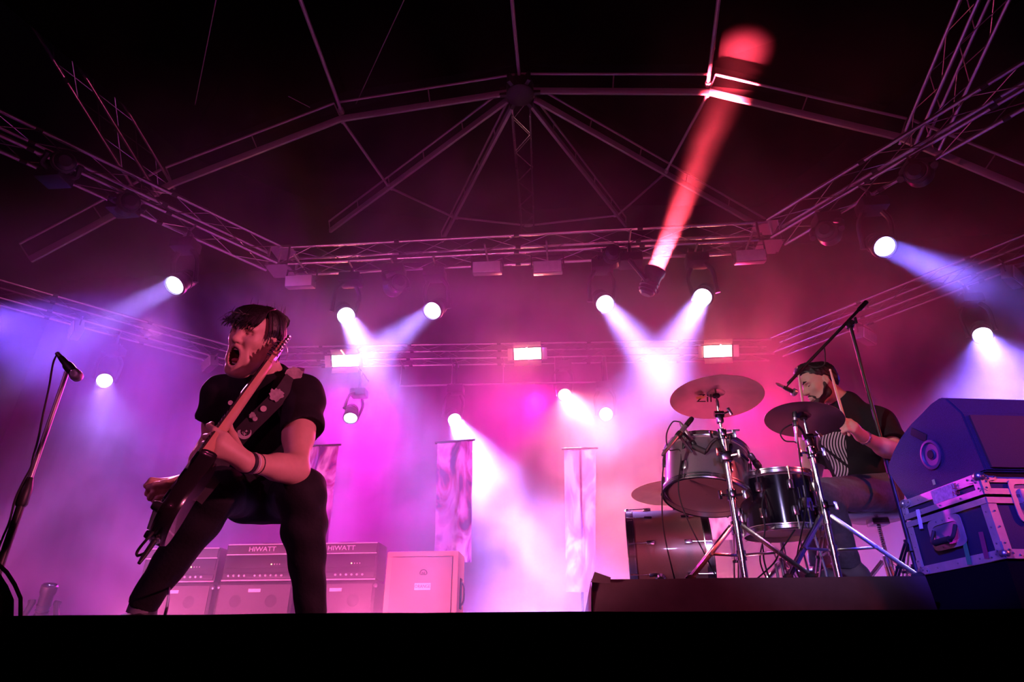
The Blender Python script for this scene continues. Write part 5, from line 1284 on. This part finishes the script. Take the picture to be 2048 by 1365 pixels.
for s_ in 'LR':
    B.cap(DJ['hip' + s_], DJ['knee' + s_], .065, .05, k=.03); B.cap(DJ['knee' + s_], DJ['ank' + s_], .045, .032, k=.03)
    limb(B, DJ['sh' + s_], DJ['el' + s_], DJ['wr' + s_], (.052, .045, .029))
# left hand round the stick
hl = J(1706, 855, 3.19); w0 = DJ['wrL']; B.cap(w0, hl, .028, .030, k=.02)
stk = V(J(1694, 847, 3.17)); sdir = V(J(1653, 706, 3.30)) - stk; sdir.normalize()
def grip(s, wrist, palm, sd_, side, n=4):
    a = V(sd_); p = V(palm); out = (p - V(wrist)).normalized(); out = (out - a * out.dot(a)).normalized(); nr = a.cross(out) * side
    for k in range(n):
        o_ = a * (.032 - .021 * k); b = p + o_ + out * .012
        s.cap(nv(V(wrist) + (p - V(wrist)) * .3 + o_ * .5), nv(b), .016, .0125, k=.012)
        s.chain([nv(b), nv(b + out * .030 + nr * .016), nv(b + out * .026 + nr * .040), nv(b + out * .002 + nr * .042)], [.0100, .0096, .0090, .0080], k=.004)
    s.chain([nv(p + a * .02 - out * .01), nv(p + a * .048 + nr * .018), nv(p + a * .052 + out * .02 + nr * .036)], [.014, .0115, .009], k=.006)
    return p + out * .014 + nr * .024
gl = grip(B, w0, hl, sdir, -1)
hr = J(1606, 866, 3.69); B.cap(DJ['wrR'], hr, .027, .029, k=.02)
sdr = (V(J(1586, 730, 3.60)) - V(hr)).normalized(); gr_ = grip(B, DJ['wrR'], hr, sdr, 1)
vt, fc = B.build(.005); body = put('body', np_mesh('body', vt, fc, SKIN), DR)
H = Sculpt(); H.ell(DP(-.018, 0, .058), np.array((.110, .086, .080)) * DS, DF, k=.01); H.ell(DP(-.060, 0, .01), np.array((.058, .074, .062)) * DS, DF, k=.02)
H.ell(DP(.045, 0, .118), np.array((.056, .066, .034)) * DS, DF, k=.02); H.ell(DP(.105, 0, -.030), np.array((.088, .11, .092)) * DS, DF, k=.006, sub=True); H.ell(DP(.02, 0, -.085), np.array((.10, .12, .075)) * DS, DF, k=.006, sub=True)
vt, fc = H.build(.004, .02, folds(.003, 260, [(1, .2, .3), (.2, 1, .5), (.3, .2, 1)], 4)); put('hair', np_mesh('hair', vt, fc, HAIR), DR)
H = Sculpt()
for q in (-1, 1): H.cap(DP(.008, q * .064, -.020), DP(.022, q * .060, -.068), .016 * DS, .021 * DS, k=.02); H.cap(DP(.022, q * .058, -.068), DP(.068, q * .034, -.096), .021 * DS, .021 * DS, k=.02); H.cap(DP(.100, q * .005, -.047), DP(.088, q * .028, -.066), .0075 * DS, .0075 * DS, k=.008)
H.ell(DP(.075, 0, -.100), np.array((.030, .034, .024)) * DS, DF, k=.02); H.ell(DP(.100, 0, -.064), np.array((.02, .021, .010)) * DS, DF, k=.004, sub=True)
vt, fc = H.build(.004, .02, folds(.0012, 300, [(1, .2, .3), (.2, 1, .5)], 6)); put('beard', np_mesh('beard', vt, fc, mat('beard', (.045, .028, .024), .7, 0, .4, 300, .4)), DR)
for q in (-1, 1):
    s = Sculpt(); s.chain([DP(.104, q * .013, .030), DP(.102, q * .031, .036), DP(.088, q * .047, .031)], [.003, .005, .0025], k=.004); v_, f_ = s.build(.0022, .01); put('eyebrow', np_mesh('eyebrow', v_, f_, HAIR), DR)
    g = G(); g.sphere(DP(.0865, q * .031, .005), .008, 10, (.5, 1.2, .35), DF); g.obj('eye', mat('eye_dark', (.03, .02, .02), .2), DR)
T = Sculpt()
T.cap(DJ['Nb'] + (DJ['chest'] - DJ['Nb']) * .1, DJ['chest'], .10, .155, k=.05); T.cap(DJ['chest'], DJ['waist'], .155, .150, k=.05); T.cap(DJ['waist'], DJ['P'] + (DJ['waist'] - DJ['P']) * .2, .132, .140, k=.04)
T.cap(DJ['Nb'], DJ['shL'], .062, .072, k=.045); T.cap(DJ['Nb'], DJ['shR'], .062, .072, k=.045)
for s_ in 'LR':
    e_ = DJ['sh' + s_] + (DJ['el' + s_] - DJ['sh' + s_]) * .66; T.cap(DJ['sh' + s_], e_ + (e_ - DJ['sh' + s_]) * .2, .088, .084, k=.05); n_ = V(e_ - DJ['sh' + s_]).normalized(); T.ell(e_ + np.array(n_) * .085, (.085, .11, .11), (n_, *frame(n_)[:2]), k=.004, sub=True)
T.ell(DJ['Nb'] + (DP(-.03, 0, -.05) - DJ['Nb']) * .66, (.072, .072, .05), k=.006, sub=True)
TEE2 = mat('striped_tee', (0.014, 0.012, 0.016), .85, 0, .3, 40, .1, spec=.25)
# printed pale stripes on the chest, as ink on the cloth
nt = TEE2.node_tree; b = nt.nodes['Principled BSDF']; tc = nt.nodes.new('ShaderNodeTexCoord'); fwd = -dr
vt, fc = T.build(.0055, .03, folds(.0045, 40, [(1, .3, .8), (-.7, .2, 1), (.2, .1, 1)], 13))
ctr = V(J(1668, 912, 3.55)); xi, yi, vi = imgframe(ctr); yi = yi if yi.z > 0 else -yi
def MN(op, *a):
    m = nt.nodes.new('ShaderNodeMath'); m.operation = op
    for k, q in enumerate(a):
        if isinstance(q, (int, float)): m.inputs[k].default_value = q
        else: nt.links.new(q, m.inputs[k])
    return m.outputs[0]
def DOT(v_):
    m = nt.nodes.new('ShaderNodeVectorMath'); m.operation = 'DOT_PRODUCT'; nt.links.new(tc.outputs['Object'], m.inputs[0]); m.inputs[1].default_value = tuple(v_); return MN('SUBTRACT', m.outputs['Value'], ctr.dot(v_))
qx, qy, qv = DOT(xi), DOT(yi), DOT(vi)
wob = MN('MULTIPLY', MN('SINE', MN('MULTIPLY', qy, 26.)), .014)
ln = MN('GREATER_THAN', MN('SINE', MN('MULTIPLY', MN('ADD', qx, wob), 2 * math.pi / .0150)), -.1)
ms = MN('MULTIPLY', MN('LESS_THAN', MN('ABSOLUTE', qx), .064), MN('LESS_THAN', MN('ABSOLUTE', qy), .130))
ms = MN('MULTIPLY', ms, MN('LESS_THAN', qv, .12)); ms = MN('MULTIPLY', ms, MN('GREATER_THAN', MN('ABSOLUTE', MN('ADD', qy, MN('MULTIPLY', qx, .9))), .010))
src = b.inputs['Base Color'].links[0].from_socket; mxn = nt.nodes.new('ShaderNodeMix'); mxn.data_type = 'RGBA'
nt.links.new(MN('MULTIPLY', ms, ln), mxn.inputs[0]); nt.links.new(src, mxn.inputs[6]); mxn.inputs[7].default_value = (.60, .55, .60, 1); nt.links.new(mxn.outputs[2], b.inputs['Base Color'])
put('t_shirt', np_mesh('t_shirt', vt, fc, TEE2), DR)
JEAN2 = mat('grey_jeans', (.10, .10, .14), .8, 0, .35, 60, .2, spec=.3)
Q = Sculpt(); Q.cap(DJ['waist'] + (DJ['P'] - DJ['waist']) * .6, DJ['P'], .125, .135, k=.04); Q.cap(DJ['hipL'], DJ['hipR'], .118, .118, k=.04)
for s_ in 'LR':
    h_, k_, a_ = DJ['hip' + s_], DJ['knee' + s_], DJ['ank' + s_]; Q.cap(h_, k_, .105, .080, k=.03); Q.cap(k_, a_, .078, .056, k=.03); n_ = V(a_ - k_).normalized(); Q.ell(a_ + np.array(n_) * .06, (.06, .075, .075), (n_, *frame(n_)[:2]), k=.004, sub=True)
Q.plane_cut(nv(V((0, 0, ss.z + .012 - .001))), (0, 0, -1), np.array([ss.x - .17, ss.y - .17, ss.z - .2]), np.array([ss.x + .17, ss.y + .17, ss.z + .012])) if False else None
vt, fc = Q.build(.006, .03, folds(.004, 55, [(.1, .2, 1), (.3, .8, .9), (-.4, .3, 1)], 9)); put('jeans', np_mesh('jeans', vt, fc, JEAN2), DR)
shoe(DR, DJ['ankL'], (-dr * .95 - dv * .1), m=mat('grey_shoe', (.12, .11, .13), .6), z0=max(RZ + .002, DJ['ankL'][2] - .10)); shoe(DR, DJ['ankR'], (-dr), m=MATS['grey_shoe'], z0=max(RZ + .002, DJ['ankR'][2] - .10))
wd = V(DJ['elL'] - DJ['wrL']).normalized(); c_ = V(DJ['wrL']) + wd * .02
g = G(); g.lathe(c_, wd, [(.030, 0), (.034, .003), (.034, .019), (.030, .022)], 20); wt = g.obj('watch', mat('watch_strap', (.55, .40, .36), .4, .5), DR)
g = G(); x_, y_, _ = frame(wd); 
for k in range(10):
    a = k * .628; q = c_ + wd * .011 + (x_ * math.cos(a) + y_ * math.sin(a)) * .0335; g = G(); g.box(q, (.012, .009, .004), (wd, (x_ * -math.sin(a) + y_ * math.cos(a)), (x_ * math.cos(a) + y_ * math.sin(a))), .001); g.obj('link', STEEL, wt)
WOOD = mat('drumstick_wood', (.78, .58, .42), .45)
def stick(p0, d_, label, L_=.40):
    d_ = V(d_).normalized(); p0 = V(p0)
    t = thing('drumstick', label, 'drumstick', p0, 'drumsticks in the drummer hands')
    g = G(); g.lathe(p0, d_, [(.004, 0), (.0072, .006), (.0072, L_ * .68), (.0045, L_ * .955)], 12); g.obj('shaft', WOOD, t)
    g = G(); g.sphere(p0 + d_ * (L_ * .975), .0058, 10, (1, 1, 1.5), frame(d_)); g.obj('tip', WOOD, t)
stick(V(gl) - sdir * .05, sdir, 'drumstick raised upright in the drummer near hand', .44)
stick(V(gr_) - sdr * .03, sdr, 'drumstick standing up behind the dark cymbal', .60 if False else .42)
# ------------------------------------------------------------------ electric guitar held almost edge-on
GB, GH = U(316, 1066, 1.50), U(576, 694, 1.90)          # body end, headstock tip
ga = (GH - GB).normalized(); GL = (GH - GB).length
mid = (GB + GH) / 2; vw = (mid - CP).normalized()
gn = ga.cross(vw).normalized()
if gn.dot(RT) > 0: gn = -gn
gn = (gn + vw * .20).normalized(); gn = (gn - ga * gn.dot(ga)).normalized()     # face of the guitar
gw = ga.cross(gn)
GT = thing('electric_guitar', 'dark solid-body electric guitar with maple neck slung across the crouching guitarist', 'guitar', GB)
TS = 1 if gw.dot(RT) > 0 else -1
def gp(s, w_, n_): return GB + ga * (s * GL) + gw * w_ + gn * n_
GBODY = mat('guitar_body', (0.015, 0.010, 0.014), .22, 0, .2, 20, coat=.5); MAPLE = mat('maple_neck', (.55, .30, .20), .4, 0, .12, 30); FBOARD = mat('fretboard', (.035, .02, .018), .5)
outl = [(0.0, 0.0), (.006, .06), (.03, .115), (.08, .145), (.14, .145), (.20, .115), (.25, .105), (.29, .112), (.335, .122), (.37, .11), (.355, .075), (.335, .045), (.33, .028), (.33, -.028), (.335, -.05), (.35, -.08), (.34, -.11), (.31, -.120), (.27, -.12), (.21, -.118), (.14, -.150), (.08, -.152), (.03, -.12), (.006, -.06)]
NS = 1 if gw.dot(CP - mid) > 0 else -1
outl = [(s if (s < .26 or w_ * NS < 0) else .26 + (s - .26) * .25, w_ * (.62 if w_ * NS > 0 else .9)) for s, w_ in outl]
ol = bez([V((s, w_, 0)) for s, w_ in outl] + [V((0, 0, 0))], 3)[:-1]
th = .042; rings = []
for nn, shr in ((-th / 2, .012), (-th / 2 + .006, .003), (-th / 2 + .012, 0), (th / 2 - .012, 0), (th / 2 - .006, .003), (th / 2, .012)):
    rings.append([gp(.17 + (p.x - .17) * (1 - shr * 3), p.y * .86 * (1 - shr * 4), nn) for p in ol])
g = G(); g.ring_surface(rings); gb = g.obj('body', GBODY, GT)
g = G(); rings = []
for s, wd_, tk in ((.30, .0285, .024), (.40, .0275, .023), (.60, .025, .021), (.80, .0225, .020), (.845, .0215, .019)):
    rings.append([gp(s, wd_ * math.cos(math.pi * k / 8), .014 + th / 2 - .014 - tk * math.sin(math.pi * k / 8) + .004) for k in range(9)])
g.ring_surface(rings); g.obj('neck', MAPLE, GT)
g = G(); g.ring_surface([[gp(s, x * wd_, th / 2 + .004 + y) for x, y in ((-1, 0), (1, 0), (1, .005), (0, .007), (-1, .005))] for s, wd_ in ((.285, .029), (.845, .0215))]); fb = g.obj('fretboard', FBOARD, GT)
for k in range(20):
    s = .845 - .60 * (1 - 2 ** (-(k + 1) / 12)) * 1.25
    if s < .29: break
    wd_ = .0215 + (.845 - s) / .56 * .0075
    g = G(); g.cyl(gp(s, -wd_, th / 2 + .011), gp(s, wd_, th / 2 + .011), .0014, n=6); g.obj('fret', CHROME, fb)
hs = [(.845, -.021), (.86, -.030), (.875, -.036), (.985, -.032), (1.0, -.018), (1.0, .008), (.985, .028), (.93, .036), (.88, .034), (.86, .026), (.845, .021)]
g = G(); g.prism([gp(s, w_, th / 2 - .010) for s, w_ in hs], gn * .013); hd = g.obj('headstock', MAPLE, GT, False)
for k in range(6):
    s = .875 + .020 * k; g = G(); g.cyl(gp(s, TS * .030, th / 2 - .014), gp(s, TS * .052, th / 2 - .014), .0035, n=8); g.sphere(gp(s, TS * .058, th / 2 - .014), .009, 8, (.6, 1, .9), (ga, gw, gn)); g.cyl(gp(s, TS * .022, th / 2 - .012), gp(s, TS * .022, th / 2 + .018), .0045, n=8); g.obj('tuner', CHROME, hd)
for s in (.10, .19, .27):
    g = G(); g.box(gp(s, 0, th / 2 + .005), (.034, .075, .014), (ga, gw, gn), .004); g.obj('pickup', BLACKP, gb)
g = G(); g.box(gp(.045, 0, th / 2 + .006), (.030, .080, .014), (ga, gw, gn), .003); g.obj('bridge', CHROME, gb)
for s, w_ in ((.055, -.095), (.10, -.115), (.03, .06)):
    g = G(); g.lathe(gp(s, w_, th / 2), gn, [(.012, 0), (.0115, .012), (.009, .018)], 14); g.obj('knob', BLACKP, gb)
for k in range(6):
    w0 = (-2.5 + k) * .0095; w1 = (-2.5 + k) * .0065
    g = G(); g.tube([gp(.045, w0, th / 2 + .014), gp(.845, w1, th / 2 + .013), gp(.875 + .020 * k, TS * .020, th / 2 + .016)], .0006, 5); g.obj('string', CHROME, GT)
g = G(); e = gp(1.0, -.02, th / 2 + .01); g.tube(bez([e, e + RT * .02 + UP * .02, e + RT * .035 - UP * .02, e + RT * .025 - UP * .05], 4), .0006, 5); g.obj('string_end', CHROME, GT)
g = G(); g.lathe(gp(.0, -.03, 0), -ga, [(.012, -.004), (.012, .004), (.008, .006)], 14); g.obj('jack_socket', CHROME, gb)
# strap from his shoulder down across the chest
STRP = mat('guitar_strap', (.03, .022, .028), .7, 0, .3, 60)
sp_ = bez([U(607, 752, 2.02), U(590, 752, 1.955), U(566, 785, 1.925), U(530, 822, 1.925), U(490, 862, 1.93), U(455, 905, 1.95), U(430, 950, 1.93), V(gp(.25, -NS * .115, -.01))], 6)
g = G(); L_, R_ = [], []
for i, p in enumerate(sp_):
    t_ = (sp_[min(i + 1, len(sp_) - 1)] - sp_[max(i - 1, 0)]).normalized(); sd = t_.cross((p - CP).normalized()).normalized()
    L_.append(p + sd * .026); R_.append(p - sd * .026)
g.ring_surface([[a, b, b + (b - CP).normalized() * .004, a + (a - CP).normalized() * .004] for a, b in zip(L_, R_)]); g.obj('strap', STRP, GT)
PIN = mat('badge_pale', (.60, .50, .48), .5)
def face_disc(name, px, py, Y, r, m, parent, n=16, sx=1.0, poly=None, thick=.003):
    c = U(px, py, Y); z = (CP - c).normalized(); x = RT.copy(); x = (x - z * x.dot(z)).normalized(); y = z.cross(x)
    g = G()
    pts = poly or [(math.cos(2 * math.pi * k / n) * sx, math.sin(2 * math.pi * k / n)) for k in range(n)]
    g.prism([c + x * (r * a) + y * (r * b) for a, b in pts], z * thick); return g.obj(name, m, parent, False)
def rag(seed):
    rs = random.Random(seed); return [((.72 + .4 * rs.random()) * math.cos(k * .2618) * (1.15 if seed % 2 else .9), (.72 + .4 * rs.random()) * math.sin(k * .2618)) for k in range(24)]
face_disc('badge', 527, 818, 1.918, .010, PIN, GT); face_disc('badge', 510, 838, 1.918, .008, PATCH, GT)
face_disc('patch', 552, 790, 1.915, .022, PATCH, GT, poly=rag(11))
face_disc('patch', 505, 832, 1.915, .012, PATCH, GT, poly=rag(12))
face_disc('patch', 590, 748, 1.945, .026, PATCH, GT, poly=rag(13))
cres = [(math.cos(a), math.sin(a)) for a in [R(-200 + 11 * k) for k in range(21)]] + [(.12 + .72 * math.cos(a), .22 + .72 * math.sin(a)) for a in [R(20 - 11 * k) for k in range(21)]]
face_disc('shirt_print', 489, 866, 1.90, .021, PRT, SG, poly=cres)
for (dx, dy, rr) in ((.0, -.2, .35), (.3, .25, .25), (-.25, .05, .22)):
    face_disc('shirt_print', 489 + dx * 13, 866 - dy * 13, 1.90, .021 * rr, PRT, SG, poly=[(-1, 0), (-.2, .3), (0, 1), (.3, .2), (1, 0), (.2, -.3), (0, -1), (-.3, -.2)])
face_disc('shirt_print', 461, 806, 1.955, .008, PRT, SG)
# lead: jack plug then cable looping back up behind the body
cb = gp(0, -.03, 0)
g = G(); pl = cb - ga * .05; g.cyl(cb, pl, .007, .006, 10); g.cyl(pl, pl - ga * .02, .006, .004, 10)
lc = thing('guitar_lead', 'black instrument lead looping from the guitar jack', 'cable', cb)
g.obj('plug', BLACKP, lc)
g = G(); g.tube(bez([pl - ga * .02, U(292, 1107, 1.50), U(275, 1112, 1.50), U(277, 1100, 1.50), U(302, 1070, 1.49), U(330, 1040, 1.60), U(360, 1005, 1.80), U(400, 990, 2.1), U(425, 1010, 2.5), U(395, 1075, 2.6), U(345, 1150, 2.6), Uz(318, 1262, .006), V((-1.9, 2.9, .006)), V((-2.6, 3.0, .006))], 8), .0034, 6); g.obj('cable', RUBBER, lc)

# ------------------------------------------------------------------ stage haze
hz = bpy.data.materials.new('stage_haze'); hz.use_nodes = True
nt = hz.node_tree; nt.nodes.clear()
N = nt.nodes.new
out = N('ShaderNodeOutputMaterial'); vs = N('ShaderNodeVolumeScatter')
vs.inputs['Color'].default_value = (1, 1, 1, 1); vs.inputs['Anisotropy'].default_value = 0.25
nt.links.new(vs.outputs[0], out.inputs['Volume'])
tc = N('ShaderNodeTexCoord'); sp = N('ShaderNodeSeparateXYZ'); nt.links.new(tc.outputs['Object'], sp.inputs[0])
nz = N('ShaderNodeTexNoise'); nz.inputs['Scale'].default_value = .55; nz.inputs['Detail'].default_value = 3; nz.inputs['Distortion'].default_value = .6
nt.links.new(tc.outputs['Object'], nz.inputs['Vector'])
def ramp(src, a, b, c, d, smooth=True):
    m = N('ShaderNodeMapRange'); m.interpolation_type = 'SMOOTHSTEP' if smooth else 'LINEAR'
    m.inputs[1].default_value = a; m.inputs[2].default_value = b; m.inputs[3].default_value = c; m.inputs[4].default_value = d
    nt.links.new(src, m.inputs[0]); return m.outputs[0]
def mul(a, b):
    m = N('ShaderNodeMath'); m.operation = 'MULTIPLY'
    nt.links.new(a, m.inputs[0])
    if isinstance(b, float): m.inputs[1].default_value = b
    else: nt.links.new(b, m.inputs[1])
    return m.outputs[0]
d = mul(ramp(nz.outputs['Fac'], .42, .60, .15, 2.1), ramp(sp.outputs['Y'], 2.9, 6.4, 0.0, 1.0))
d = mul(d, ramp(sp.outputs['Z'], 4.3, 6.6, 1.0, .035))
d = mul(d, ramp(sp.outputs['Z'], .1, 1.5, 2.4, 1.0))
d = mul(d, HAZE_D)
nt.links.new(d, vs.inputs['Density'])
hz.cycles.volume_step_rate = HAZE_STEP
g = G(); g.box((-.5, 7.8, 4.1), (17, 10.6, 8.2))
o = g.obj('stage_haze', hz, None, False, label='drifting stage haze glowing in the beams behind the band', cat='haze', kind='stuff')
